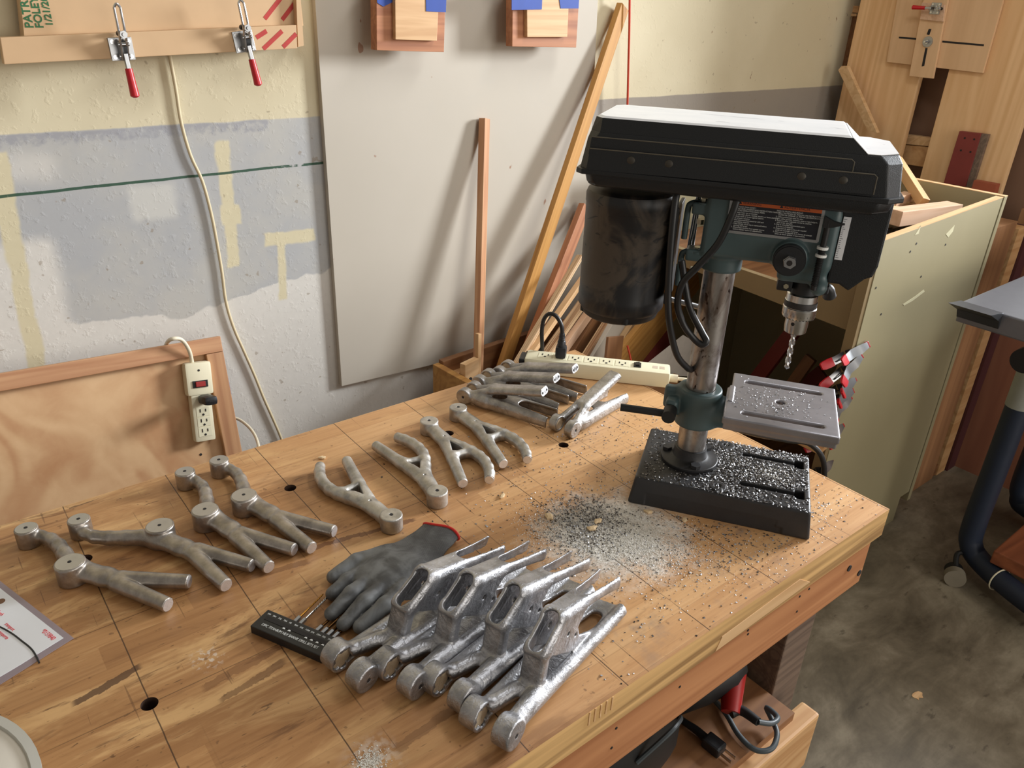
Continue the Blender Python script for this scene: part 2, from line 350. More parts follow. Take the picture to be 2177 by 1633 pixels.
def mat_wall():
    n = NT('painted_wall'); x, y, z0 = n.xyz(); z = n.math('SUBTRACT', z0, TZ)
    w1 = n.math('SUBTRACT', n.noise(n.co, 9, 4, 0.6), 0.5); w2 = n.math('SUBTRACT', n.noise(n.co, 3.2, 5, 0.62), 0.5); fine = n.noise(n.co, 60, 4, 0.6)
    xw = n.math('MULTIPLY_ADD', w1, 0.035, x); zw = n.math('MULTIPLY_ADD', w1, 0.03, z)
    cream = n.mix(n.step(n.noise(n.co, 2.5, 3), 0.35, 0.65), lin(204, 192, 160), lin(214, 203, 172))
    grey = n.mix(n.step(w2, -0.12, 0.12), lin(172, 173, 174), lin(184, 182, 176)); grey = n.mix(n.math('MULTIPLY', n.step(x, 1.6, 1.9), 0.8), grey, lin(140, 128, 112))
    plast = n.mix(fine, lin(206, 202, 194), lin(220, 216, 208))
    col = cream
    gm = n.math('SUBTRACT', 1, n.step(n.math('MULTIPLY_ADD', w1, 0.006, z), 0.470, 0.474)); col = n.mix(gm, col, grey)
    dk = n.math('MULTIPLY', n.rect(x, n.math('MULTIPLY_ADD', w1, 0.02, z), -0.3, 0.735, 0.445, 0.471, 0.003), n.step(n.math('ADD', fine, n.math('MULTIPLY', n.math('SUBTRACT', z, 0.445), 10)), 0.45, 0.75)); col = n.mix(n.math('MULTIPLY', dk, 0.75), col, lin(150, 150, 156))
    # plaster repairs: low band, left blob
    bandz = n.math('ADD', z, n.math('ADD', n.math('MULTIPLY', w2, 0.16), n.math('MULTIPLY', n.math('MULTIPLY', n.math('SUBTRACT', x, 0.5), n.math('SUBTRACT', x, 0.5)), -0.22)))
    col = n.mix(n.math('MULTIPLY', n.math('SUBTRACT', 1, n.step(bandz, 0.045, 0.053)), n.math('SUBTRACT', 1, n.step(x, 1.2, 1.3))), col, plast)
    bl = n.math('MULTIPLY', n.rect(xw, zw, -0.6, 0.235, -0.2, 0.26, 0.02), n.step(w2, -0.2, -0.1)); col = n.mix(bl, col, plast)
    pt = n.math('MULTIPLY', n.rect(xw, zw, 0.40, 0.50, 0.27, 0.35, 0.012), n.step(w1, -0.14, -0.1)); col = n.mix(n.math('MULTIPLY', pt, 0.7), col, lin(206, 204, 196))
    pt = n.rect(xw, zw, 0.18, 0.27, 0.38, 0.43, 0.02); col = n.mix(n.math('MULTIPLY', pt, 0.6), col, plast)
    tape = n.mix(fine, lin(206, 195, 162), lin(214, 204, 172))
    xs = n.math('MULTIPLY_ADD', z, -0.06, xw)
    for r in [(0.135, 0.168, -0.1, 0.44), (0.585, 0.615, 0.13, 0.435), (0.58, 0.63, 0.235, 0.285), (0.712, 0.735, 0.02, 0.2), (0.69, 0.83, 0.165, 0.198)]:
        col = n.mix(n.rect(xs if r[1] - r[0] < 0.06 else xw, zw, *r, 0.004), col, tape)
    gl = n.line(n.math('SUBTRACT', n.math('MULTIPLY_ADD', w1, 0.006, z), n.math('MULTIPLY_ADD', x, 0.0085, 0.3535)), 0, 0.0024, 0.0012)
    gl = n.math('MULTIPLY', gl, n.math('MULTIPLY', n.math('SUBTRACT', 1, n.step(x, 0.872, 0.874)), n.step(n.noise(n.co, 25, 3), 0.33, 0.4))); col = n.mix(n.math('MULTIPLY', gl, 0.95), col, lin(32, 74, 52))
    # scuffs, drips, specks
    d1 = n.math('MULTIPLY', n.step(n.noise(n.co, 42, 2), 0.70, 0.74), 0.5); col = n.mix(d1, col, lin(140, 122, 98))
    d2 = n.math('MULTIPLY', n.step(n.noise(n.vmap(n.co, (30, 1, 14)), 1.0, 3), 0.72, 0.75), n.step(x, 1.8, 1.9)); col = n.mix(d2, col, lin(120, 84, 52))
    tex = n.noise(n.co, 70, 3, 0.55); n.bump(n.math('ADD', n.step(tex, 0.52, 0.75), n.math('MULTIPLY', n.noise(n.co, 14, 3), 1.2)), 0.16, 0.003)
    return n.done(col, 0.7)
def mat_white_sheet():
    n = NT('white_hardboard'); x, y, z = n.xyz(); f = n.noise(n.co, 3, 5, 0.6); s = n.step(n.noise(n.co, 7, 5, 0.7, 1.0), 0.56, 0.62)
    col = n.mix(f, lin(188, 180, 165), lin(198, 190, 177)); col = n.mix(n.math('MULTIPLY', s, n.math('MULTIPLY', n.step(z, TZ + 0.3, TZ + 0.6), 0.35)), col, lin(190, 184, 172))
    sp = n.step(n.noise(n.vmap(n.co, (24, 1, 16)), 1.0, 2), 0.735, 0.755); col = n.mix(n.math('MULTIPLY', sp, 0.8), col, lin(150, 104, 76))
    return n.done(col, 0.6)
def mat_floor():
    n = NT('stained_concrete'); a = n.noise(n.co, 2.4, 6, 0.65, 0.6); b = n.noise(n.vmap(n.co, (5, 12, 1), (0, 0, 0), (0, 0, 0.6)), 1.0, 5, 0.66, 0.4); f = n.noise(n.co, 120, 3)
    col = n.ramp(n.math('MULTIPLY_ADD', a, 0.6, n.math('MULTIPLY', b, 0.4)), [(0.36, lin(70, 62, 48)), (0.5, lin(112, 102, 84)), (0.62, lin(146, 136, 116))])
    st = n.step(n.noise(n.vmap(n.co, (11, 26, 1), (0, 0, 0), (0, 0, 0.6)), 1.0, 4, 0.6), 0.62, 0.70); col = n.mix(n.math('MULTIPLY', st, 0.6), col, lin(66, 56, 44))
    lt = n.step(n.noise(n.co, 16, 2), 0.76, 0.775); col = n.mix(n.math('MULTIPLY', lt, 0.7), col, lin(184, 168, 138))
    col = n.mix(n.math('MULTIPLY', f, 0.12), col, lin(60, 52, 44)); n.bump(b, 0.1, 0.002)
    return n.done(col, n.math('MULTIPLY_ADD', a, 0.35, 0.3))
def mat_cast(name, tint, rough, crackle=0.25, scale=160):
    n = NT(name); c = lin(*tint); a = n.noise(n.vadd(n.co, n.math('MULTIPLY', n.rnd(), 9.0)), 38, 5, 0.6); f = n.noise(n.co, 420, 3)
    col = n.mix(n.step(a, 0.3, 0.7), tuple(x * 0.58 for x in c), c)
    sp = n.step(n.noise(n.co, 210, 2), 0.74, 0.78); col = n.mix(n.math('MULTIPLY', sp, 0.4), col, tuple(x * 0.25 for x in c))
    wr = n.noise(n.co, scale, 3, 0.5, 1.2); n.bump(n.math('MULTIPLY_ADD', wr, 1.0, n.math('MULTIPLY', f, 0.25)), crackle, 0.0022)
    return n.done(col, n.math('MULTIPLY_ADD', a, 0.2, rough - 0.1), 0.95)
M_bench = mat_bench(); M_wall = mat_wall(); M_sheet = mat_white_sheet(); M_floor = mat_floor()
M_castA = mat_cast('tumbled_cast_metal', (188, 181, 173), 0.40, 0.12); M_castB = mat_cast('matte_cast_metal', (204, 201, 195), 0.48, 0.18); M_castC = mat_cast('bright_cast_metal', (190, 190, 193), 0.43, 0.75, 75); M_castD = mat_cast('grey_cast_metal', (190, 187, 184), 0.42, 0.6, 90)
M_cut = plain('bare_cut_metal', (228, 228, 230), 0.5, 1.0, 0.15, 120, 0.3); M_pore = plain('dark_hole', (34, 30, 28), 0.8)
M_plaster = plain('plaster_core', (206, 186, 156), 0.9, 0, 0.2, 90, 0.8)
M_black = plain('black_plastic', (26, 28, 31), 0.42, 0, 0.15, 60, 0.12); M_blackm = plain('black_rubber', (18, 18, 19), 0.55, 0, 0.2)
M_cover = plain('textured_black_cover', (19, 22, 25), 0.45, 0, 0.15, 200, 0.35)
M_castiron = plain('black_base_paint', (42, 42, 44), 0.48, 0, 0.3, 25, 0.3)
M_teal = plain('grey_green_enamel', (70, 88, 90), 0.42, 0, 0.14, 25, 0.15); M_steel = plain('bright_steel', (200, 200, 200), 0.22, 1.0, 0.08)
M_zinc = plain('zinc_plate', (168, 170, 172), 0.36, 1.0, 0.1); M_boltz = plain('brass_zinc_bolt', (186, 180, 158), 0.35, 1.0, 0.1)
M_plate = plain('worn_iron_table', (150, 148, 152), 0.42, 0.75, 0.3, 22, 0.15); M_red = plain('red_vinyl_grip', (190, 24, 36), 0.35); M_redd = plain('red_plastic', (150, 26, 24), 0.4)
M_cream = plain('cream_plastic', (228, 220, 190), 0.45, 0, 0.05, 30); M_ivory = plain('ivory_plastic', (226, 220, 190), 0.5, 0, 0.06, 18); M_slot = plain('outlet_slot', (20, 18, 16), 0.7)
M_cord_cream = plain('cream_cord', (214, 198, 162), 0.55, 0, 0.12, 30); M_cord_white = plain('white_cord', (226, 216, 190), 0.5); M_cord_blk = plain('black_cord', (22, 22, 24), 0.42); M_cord_red = plain('orange_cord', (196, 62, 30), 0.5); M_cord_yel = plain('yellow_cord', (214, 166, 44), 0.5); M_cord_grey = plain('grey_cord', (70, 78, 82), 0.45)
M_mdf = plain('mdf', (206, 172, 132), 0.65, 0, 0.05, 30); M_ink_green = plain('green_marker', (44, 104, 62), 0.7, 0, 0.2); M_ink_red = plain('red_marker', (182, 58, 52), 0.7, 0, 0.25)
M_tape = plain('blue_tape', (40, 74, 160), 0.6, 0, 0.12); M_whitep = plain('white_print', (225, 228, 226), 0.6, 0, 0.02); M_redp = plain('red_print', (214, 66, 74), 0.6, 0, 0.02); M_orange = plain('orange_print', (196, 92, 38), 0.5); M_navy = plain('navy_print', (16, 18, 30), 0.45); M_card = plain('white_card', (228, 230, 234), 0.5, 0, 0.02)
W_fir = wood('fir_strip', (206, 160, 118), (170, 116, 80)); W_pine = wood('pine', (214, 172, 122), (184, 134, 84), 40, 2, knots=1.0); W_pinel = wood('pine_light', (222, 186, 140), (196, 152, 104)); W_oak = wood('amber_plank', (196, 146, 78), (158, 106, 48), 50, 2)
W_red = wood('red_cedar', (188, 128, 88), (146, 88, 56)); W_brown = wood('brown_board', (150, 106, 68), (112, 74, 46), 40, 2); W_edge = wood('ply_edge', (220, 190, 148), (140, 96, 62), 300, 1.5, contrast=1.6); W_dark = wood('dark_stained_post', (84, 62, 50), (48, 34, 28), 60, 3)
W_greyw = wood('weathered_post', (128, 108, 92), (88, 72, 62), 80, 3); W_apron = wood('fir_apron', (196, 138, 92), (160, 102, 62), 40, 1.6, bump=0.25, knots=0.6); W_slabside = wood('bench_edge', (222, 180, 120), (140, 104, 62), 60, 2.2, contrast=1.3)
W_panel = wood('ply_panel', (216, 178, 134), (186, 138, 96), 13, 0.9, axis='Z', contrast=1.3); W_maple = wood('maple_block', (222, 184, 138), (196, 152, 106)); W_pink = wood('pinkish_offcut', (222, 186, 156), (200, 158, 124)); W_redpaint = plain('red_stained_wood', (128, 52, 46), 0.6, 0, 0.2, 12); M_lamin = plain('white_laminate', (190, 180, 168), 0.5)
M_green = plain('pale_green_paint', (150, 141, 110), 0.55, 0, 0.08, 5, 0.05); M_greenb = plain('tan_paint', (132, 112, 78), 0.6, 0, 0.12, 6); W_sheetbrown = wood('lauan_sheet', (166, 122, 84), (138, 98, 66), 14, 1.2, axis='Z'); W_rose = wood('rosy_plywood', (160, 108, 80), (122, 76, 58), 12, 1.0, axis='Z', knots=1.0); W_maroon = plain('maroon_edge', (74, 34, 36), 0.6)

# ------------------------------------------------------------------ setting
I4 = Matrix.Identity(4)
def struct(name, mb, mat, **k): return tag(mb.obj(name, mat, **k), kind='structure')
def boxmm(mb, a, b, bev=0.0, mi=0): return mb.box([(p + q) / 2 for p, q in zip(a, b)], [abs(q - p) for p, q in zip(a, b)], bev=bev, mi=mi)
struct('floor', boxmm(MB(), (-2.6, -2.6, -0.08), (3.4, 1.95, 0)), M_floor)
struct('wall_back', boxmm(MB(), (-2.6, 1.85, 0), (3.4, 1.95, 2.9)), M_wall)
wr = MB(); wy0, wy1, wz0, wz1 = -0.10, 0.95, TZ + 0.55, TZ + 1.52
boxmm(wr, (3.25, -2.6, 0), (3.35, 1.85, wz0)); boxmm(wr, (3.25, -2.6, wz1), (3.35, 1.85, 2.9)); boxmm(wr, (3.25, -2.6, wz0), (3.35, wy0, wz1)); boxmm(wr, (3.25, wy1, wz0), (3.35, 1.85, wz1))
struct('wall_right', wr, wood('lauan_wall', (150, 116, 92), (128, 96, 74), 14, 1.0, axis='Z', contrast=0.7))
wf = MB()
for a, b in (((3.27, wy0 - 0.04, wz0 - 0.03), (3.33, wy0 + 0.02, wz1 + 0.03)), ((3.27, wy1 - 0.02, wz0 - 0.03), (3.33, wy1 + 0.04, wz1 + 0.03)), ((3.27, wy0, wz0 - 0.03), (3.33, wy1, wz0 + 0.02)), ((3.27, wy0, wz1 - 0.02), (3.33, wy1, wz1 + 0.03))): boxmm(wf, a, b)
struct('window_1', wf, M_ivory)
def poly_y(px, y, depth, mb=None):      # outline standing on the plane y, extruded backwards
    A = [at_y(p[0], p[1], y) for p in px]; return (mb or MB()).hull(A, [a + Vector((0, depth, 0)) for a in A])
def poly_x(px, x, depth, mb=None):
    A = [at_x(p[0], p[1], x) for p in px]; return (mb or MB()).hull(A, [a + Vector((depth, 0, 0)) for a in A])
def local(mb_obj, origin):               # move the object's origin to a point, keep geometry in place
    mb_obj.data.transform(Matrix.Translation(-Vector(origin))); mb_obj.location = origin; return mb_obj

# ------------------------------------------------------------------ workbench
bench = thing('workbench', 'old maple workbench with pencil lines and round dog holes', 'workbench', (0.1, 0.8, 0))
def bp(name, mb, mat, **k): return mb.obj(name, mat, bench, Matrix.Translation((-0.1, -0.8, 0)), **k)
BX0, BX1, BY0, BY1, BT = -1.0, 1.187, 0.43, 1.22, 0.054
HOLES = [(0.083, 0.744), (0.397, 1.063), (0.717, 1.063), (0.87, 0.904), (0.083, 1.063)]
tm = MB(); hr = 0.0098; nh = 28
# top slab: grid cut around each dog hole, wall of the hole below
xs = sorted({BX0, BX1} | {h[0] - 0.02 for h in HOLES} | {h[0] + 0.02 for h in HOLES}); ys = sorted({BY0, BY1} | {h[1] - 0.02 for h in HOLES} | {h[1] + 0.02 for h in HOLES})
vt = {}
def gv(x, y, z):
    k = (round(x, 5), round(y, 5), round(z, 5))
    if k not in vt: vt[k] = tm.bm.verts.new((x, y, z))
    return vt[k]
for i in range(len(xs) - 1):
    for j in range(len(ys) - 1):
        x0, x1, y0, y1 = xs[i], xs[i + 1], ys[j], ys[j + 1]
        h = [q for q in HOLES if x0 - 1e-6 <= q[0] - 0.019 and q[0] + 0.019 <= x1 + 1e-6 and y0 - 1e-6 <= q[1] - 0.019 and q[1] + 0.019 <= y1 + 1e-6]
        for z in (TZ, TZ - BT):
            if not h: tm.bm.faces.new((gv(x0, y0, z), gv(x1, y0, z), gv(x1, y1, z), gv(x0, y1, z)))
            else:
                c = h[0]; sq = [gv(x0, y0, z), gv(x1, y0, z), gv(x1, y1, z), gv(x0, y1, z)]
                rg = [gv(c[0] + hr * math.cos(2 * math.pi * q / nh - 0.75 * math.pi), c[1] + hr * math.sin(2 * math.pi * q / nh - 0.75 * math.pi), z) for q in range(nh)]
                for s in range(4):
                    seg = [rg[(s * nh // 4 + q) % nh] for q in range(nh // 4 + 1)]
                    tm.bm.faces.new([sq[s], sq[(s + 1) % 4]] + list(reversed(seg)))
        if h:
            c = h[0]; ra = [gv(c[0] + hr * math.cos(2 * math.pi * q / nh - 0.75 * math.pi), c[1] + hr * math.sin(2 * math.pi * q / nh - 0.75 * math.pi), TZ) for q in range(nh)]
            rb = [gv(c[0] + hr * math.cos(2 * math.pi * q / nh - 0.75 * math.pi), c[1] + hr * math.sin(2 * math.pi * q / nh - 0.75 * math.pi), TZ - BT) for q in range(nh)]
            for q in range(nh): tm.bm.faces.new((ra[q], ra[(q + 1) % nh], rb[(q + 1) % nh], rb[q])).material_index = 2
for a, b in zip(xs, xs[1:]):
    for y in (BY0, BY1): tm.bm.faces.new((gv(a, y, TZ), gv(b, y, TZ), gv(b, y, TZ - BT), gv(a, y, TZ - BT))).material_index = 1
for a, b in zip(ys, ys[1:]):
    for x in (BX0, BX1): tm.bm.faces.new((gv(x, a, TZ), gv(x, b, TZ), gv(x, b, TZ - BT), gv(x, a, TZ - BT))).material_index = 1
bp('bench_top', tm, (M_bench, W_slabside, W_dark))
cl = MB()
for i in range(5):                        # row of saw nicks on the front edge
    p = at_z(1275 + i * 12, 1533 - i * 8.5, 0); cl.box((p.x, BY0 + 0.0005, TZ - 0.012), (0.0022, 0.003, 0.022))
each(cl, 'saw_nick', W_pinel, bench, Matrix.Translation((-0.1, -0.8, 0)))
ch = MB(); ch.hull([(0.735, BY0 - 0.0008, TZ - 0.052), (0.745, BY0 - 0.0008, TZ - 0.030), (0.93, BY0 - 0.0008, TZ - 0.022), (0.965, BY0 - 0.0008, TZ - 0.045)], [(0.735, BY0 + 0.003, TZ - 0.052), (0.745, BY0 + 0.003, TZ - 0.030), (0.93, BY0 + 0.003, TZ - 0.022), (0.965, BY0 + 0.003, TZ - 0.045)])
tag(bp('split_edge', ch, W_pinel), 'pale splintered patch on bench edge')
bp('apron', boxmm(MB(), (-0.95, 0.436, TZ - 0.152), (1.168, 0.476, TZ - BT), bev=0.002), W_apron)
bp('apron', boxmm(MB(), (-0.95, 1.15, TZ - 0.152), (1.16, 1.19, TZ - BT), bev=0.002), W_apron)
for x in (1.044, -0.9):
    for y in (0.478, 1.06): bp('leg', boxmm(MB(), (x, y, 0.0), (x + 0.09, y + 0.09, TZ - BT), bev=0.003), W_greyw if y < 0.6 else W_dark)
bp('stretcher', boxmm(MB(), (-0.98, 0.402, TZ - 0.535), (1.085, 0.440, TZ - 0.395), bev=0.006), W_pine)
bp('lower_shelf', boxmm(MB(), (-0.95, 0.424, TZ - 0.395), (1.03, 1.15, TZ - 0.375)), W_brown)
sk = MB()
for px, py in ((1805, 1208), (1826, 1218)):
    p = at_y(px, py, 0.436); sk.cyl((p.x, 0.4345, p.z), (p.x, 0.445, p.z), 0.006)
for px, py in ((1700, 1268), (1720, 1252), (1694, 1300), (1590, 1340), (1445, 1460), (1310, 1548), (1300, 1590), (1590, 1348)):
    p = at_y(px, py, 0.436); sk.cyl((p.x, 0.4353, p.z), (p.x, 0.445, p.z), 0.0022, n=10)
each(sk, 'screw_hole', M_pore, bench, Matrix.Translation((-0.1, -0.8, 0)))

# ------------------------------------------------------------------ wall things
sheet = poly_y([(668.5, -20), (727, 821), (1238, 700), (1272, -20)], 1.832, 0.018)
tag(sheet.obj('wall_sheet', M_sheet), 'large white hardboard sheet fixed flat on the back wall', 'wall board')
# framed plywood panel leaning at the left
PO = Vector((0.523, 1.75, TZ + 0.002)); PX = Vector((1, 0, -0.05)); PN = Vector((0, -0.95, 0.3)).normalized(); PM = basis(PO, PX, PN)
def pan(px, py, off=0.0):
    r = ray(px, py); n = PM.to_3x3() @ Vector((0, 0, 1)); o = PO + n * off; p = CAM + r * ((o - CAM).dot(n) / r.dot(n)); return PM.inverted() @ p
panel = thing('framed_panel', 'plywood panel with fir frame leaning behind the bench at left', 'panel', mat=PM)
boxmm(MB(), (-1.2, -0.86, -0.022), (-0.002, -0.002, -0.012)).obj('plywood', W_panel, panel)
boxmm(MB(), (-1.2, -0.036, -0.012), (0, 0, 0.006), bev=0.0015).obj('frame_rail', W_fir, panel)
boxmm(MB(), (-0.040, -0.86, -0.012), (0, -0.037, 0.006), bev=0.0015).obj('frame_stile', wood('fir_upright', (196, 150, 108), (156, 106, 72), axis='Y'), panel)
ps = MB()
for px, py in ((450, 925), (430, 968)): q = pan(px, py); ps.cyl((q.x, q.y, -0.0125), (q.x, q.y, -0.0110), 0.003, n=12)
each(ps, 'screw', M_pore, panel)
b2 = Matrix.Translation((0.03, 0.045, -0.10)) @ PM
back = thing('backing_board', 'darker board edge with blue tape peeking out behind the framed panel', 'board', mat=basis(PO + Vector((0.02, 0.06, -0.05)), PX, PN))
boxmm(MB(), (-0.5, -0.82, -0.02), (0, 0, -0.002)).obj('board', W_brown, back); boxmm(MB(), (-0.012, -0.125, -0.021), (0.001, -0.085, -0.001)).obj('blue_tape', M_tape, back)

def outlet(mb, c, s=1.0, rot=0):         # one socket face: two slots and a ground hole (local xy, z out)
    cs, sn = math.cos(rot), math.sin(rot)
    def P(x, y): return (c[0] + (x * cs - y * sn) * s, c[1] + (x * sn + y * cs) * s, c[2])
    rz = Matrix.Rotation(rot, 3, 'Z')
    mb.box(P(-0.0062, 0.003), (0.0022 * s, 0.0078 * s, 0.0012), rz); mb.box(P(0.0062, 0.003), (0.0022 * s, 0.0066 * s, 0.0012), rz)
    p = P(0, -0.0068); mb.cyl((p[0], p[1], p[2] - 0.0006), (p[0], p[1], p[2] + 0.0006), 0.0026 * s, n=12)
q0 = pan(415, 770); q1 = pan(434, 936)
ang = math.atan2(q1.x - q0.x, -(q1.y - q0.y)); SL = (q1 - q0).length
ps1 = thing('power_strip', 'cream power strip hung on the framed panel with glowing red switch', 'power strip', mat=PM @ Matrix.Translation((q0.x, q0.y, -0.012)) @ Matrix.Rotation(ang, 4, 'Z'))
m = MB(); m.box((0, -SL * 0.64, 0.015), (0.047, SL * 0.72, 0.03), bev=0.006); m.obj('body', M_cream, ps1, smooth=True)
m = MB(); m.box((0, -0.038, 0.0165), (0.06, 0.078, 0.033), bev=0.007); m.obj('head_cover', M_cream, ps1, smooth=True)
m = MB(); m.box((0, -0.05, 0.034), (0.034, 0.016, 0.003)); m.obj('switch_frame', M_blackm, ps1)
m = MB(); m.box((0, -0.05, 0.0365), (0.022, 0.012, 0.004), bev=0.001); tag(m.obj('rocker_switch', M_redd, ps1), 'red rocker switch')
m = MB(); m.cyl((0, -0.018, 0.033), (0, -0.018, 0.0336), 0.0026, n=14); m.obj('indicator', M_pore, ps1)
m = MB()
for k in range(3): m.box((0, -SL * 0.62 - k * SL * 0.127, 0.0302), (0.03, SL * 0.118, 0.001), bev=0.0003)
each(m, 'socket_plate', M_ivory, ps1)
m = MB()
for k in range(3): outlet(m, (0, -SL * 0.62 - k * SL * 0.127, 0.0308), 1.0)
each(m, 'socket_slot', M_slot, ps1)
w = lambda px, py, off=0.0: PM.inverted() and (PM @ (pan(px, py, off)))
inv = ps1.matrix_world.inverted() if False else (PM @ Matrix.Translation((q0.x, q0.y, -0.012)) @ Matrix.Rotation(ang, 4, 'Z')).inverted()
pts = [at_y(352, 735, 1.80), w(362, 722, 0.03), w(385, 722, 0.03), w(402, 745, 0.02), w(409, 775, 0.006)]
m = MB(); m.tube([inv @ p for p in pts], 0.0045, 12); m.obj('cord', M_cord_white, ps1, smooth=True)
# usb plug adapter in the strip
ad = thing('plug_adapter', 'black wall plug adapter sticking out of the cream power strip', 'charger', mat=PM @ Matrix.Translation((q0.x, q0.y, -0.012)) @ Matrix.Rotation(ang, 4, 'Z') @ Matrix.Translation((0.001, -SL * 0.455, 0.0305)))
m = MB(); m.box((0.004, 0, 0.031), (0.03, 0.021, 0.06), bev=0.008); m.obj('housing', M_black, ad, smooth=True)
m = MB(); m.box((0.004, 0, 0.0612), (0.011, 0.0045, 0.001)); m.obj('usb_port', M_slot, ad)
m = MB(); m.tube([at_y(486, 886, 1.80), at_y(510, 893, 1.78), at_y(535, 915, 1.72), at_y(549, 945, 1.66), at_y(552, 990, 1.62), at_y(553, 1060, 1.6)], 0.0038, 10)
tag(m.obj('white_cable', M_cord_white, smooth=True), 'short white cable drooping from behind the framed panel', 'cable')
m = MB(); m.tube([at_y(x, y, 1.842) for x, y in ((352, 60), (362, 125), (374, 190), (385, 260), (405, 330), (430, 385), (448, 450), (460, 510), (472, 580), (480, 640), (496, 695), (520, 750), (542, 800), (560, 845), (580, 890), (597, 930), (615, 980), (640, 1080))], 0.0038, 10, 4)
tag(m.obj('wall_cable', M_cord_cream, smooth=True), 'long cream cable hanging down the wall from the jig shelf', 'cable')
m = MB(); m.tube([at_y(x, y, 1.80) for x, y in ((1339, -30), (1338, 60), (1336, 140), (1334, 220), (1330, 330), (1322, 460), (1300, 640))], 0.0036, 10)
tag(m.obj('red_cable', M_cord_red, smooth=True), 'red cable hanging straight down behind the drill press', 'cable')

# toggle clamps: local x along the lever towards the grip, z out of the board
def toggle_clamp(label, M, arm_len, s=1.0, group='toggle clamps'):
    t = thing('toggle_clamp', label, 'clamp', mat=M @ Matrix.Scale(s, 4), group=group)
    m = MB(); m.box((0, 0, 0.0015), (0.042, 0.044, 0.003), bev=0.0008); m.obj('base_plate', M_zinc, t)
    m = MB()
    for x in (-0.014, 0.014):
        for y in (-0.015, 0.015): m.cyl((x, y, 0.003), (x, y, 0.0048), 0.0042, n=12)
    each(m, 'screw', M_steel, t)
    m = MB()
    for y in (-0.006, 0.006): m.hull([(-0.018, y - 0.0012, 0.003), (0.018, y - 0.0012, 0.003), (0.02, y - 0.0012, 0.02), (-0.014, y - 0.0012, 0.032)], [(-0.018, y + 0.0012, 0.003), (0.018, y + 0.0012, 0.003), (0.02, y + 0.0012, 0.02), (-0.014, y + 0.0012, 0.032)])
    m.cyl((-0.01, -0.01, 0.024), (-0.01, 0.01, 0.024), 0.004, n=12); m.cyl((0.012, -0.01, 0.016), (0.012, 0.01, 0.016), 0.004, n=12)
    m.obj('bracket', M_zinc, t)
    m = MB()
    for y in (-0.0055, 0.0055): m.tube([(-0.008, y, 0.026), (-0.03, y, 0.032), (-0.03 - arm_len, y, 0.034)], 0.0026, 8, 3)
    m.tube([(-0.03 - arm_len, -0.0055, 0.034), (-0.036 - arm_len, 0, 0.034), (-0.03 - arm_len, 0.0055, 0.034)], 0.0026, 8, 4)
    m.obj('clamp_arm', M_steel, t, smooth=True)
    m = MB(); m.cyl((-0.028, 0, 0.016), (-0.028, 0, 0.046), 0.0035, n=12); m.lathe([(0.0075, 0), (0.0075, 0.006)], (-0.028, 0, 0.036), (0, 0, 1), 6); m.obj('spindle', M_zinc, t)
    m = MB(); m.cyl((-0.028, 0, 0.006), (-0.028, 0, 0.016), 0.0055, n=14); m.obj('rubber_tip', M_blackm, t)
    m = MB(); m.box((0.022, 0, 0.022), (0.03, 0.008, 0.009), Matrix.Rotation(R(-6), 3, 'Y'), bev=0.001); m.obj('lever', M_zinc, t)
    m = MB(); m.tube([(0.034, 0, 0.0235), (0.05, 0, 0.025), (0.066, 0, 0.027), (0.079, 0, 0.0285), (0.088, 0, 0.029)], lambda u: 0.0068 + 0.0022 * u - 0.006 * max(0, u - 0.88) / 0.12 * 0.9, 14); tag(m.obj('grip', M_red, t, smooth=True), 'red vinyl grip')
    return t
# MDF jig shelf, top left
JY = 1.775
jig = thing('wall_jig', 'tan fibreboard jig with green handwriting and red stripes on the wall', 'jig', tuple(at_y(300, 110, JY)))
def jp(name, mb, mat, **k): return mb.obj(name, mat, jig, Matrix.Translation(-at_y(300, 110, JY)), **k)
jp('back_board', poly_y([(40, -40), (52, 80), (645, 55), (634, -50)], JY + 0.022, 0.045), M_mdf)
jp('front_rail', poly_y([(0, 80), (9, 137), (632, 103), (630, 53)], JY, 0.022), M_mdf, bev=0.0012)
jp('end_block', poly_y([(630, 0), (634, 100), (646, 97), (639, -8)], JY + 0.004, 0.06), M_mdf)
def jt(name, txt, px, py, size, mat):     # lettering turned a quarter, reading upwards
    p = at_y(px, py, JY + 0.0215); Mx = Matrix.Translation(p - at_y(300, 110, JY)) @ Matrix(((0, -1, 0, 0), (0, 0, -1, 0), (1, 0, 0, 0), (0, 0, 0, 1)))
    return text_obj(name, txt, size, mat, jig, Mx, bold=0.0004)
for txt, px, py, sz in (('PATRICK', 72, 60, 0.0195), ('FOLEY', 93, 60, 0.0185), ('1/21/2021', 113, 56, 0.0165)): jt('handwriting', txt, px, py, sz, M_ink_green)
for (a, b, yy) in (((563, 40), (598, -5), 0.0215), ((600, 42), (632, 0), 0.0215), ((545, 80), (567, 66), -0.0005), ((560, 104), (600, 66), -0.0005), ((602, 100), (630, 72), -0.0005)):
    A = at_y(*a, JY + yy); B = at_y(*b, JY + yy); d = (B - A).normalized(); nn = Vector((d.z, 0, -d.x)) * 0.0045
    jp('marker_stripe', MB().hull([A - nn, A + nn, B + nn, B - nn], [p + Vector((0, 0.0006, 0)) for p in (A - nn, A + nn, B + nn, B - nn)]), M_ink_red)
for px, py, gx, gy, lab, al in ((258, 104, 272, 170, 'toggle clamp with red grip at the left of the wall jig rail', 0.045), (518, 88, 532, 150, 'toggle clamp with red grip beside the red stripes of the wall jig', 0.045)):
    p = at_y(px, py, JY); g = at_y(gx, gy, JY); toggle_clamp(lab, basis(p, g - p, (0, -1, 0)), al, 1.0)
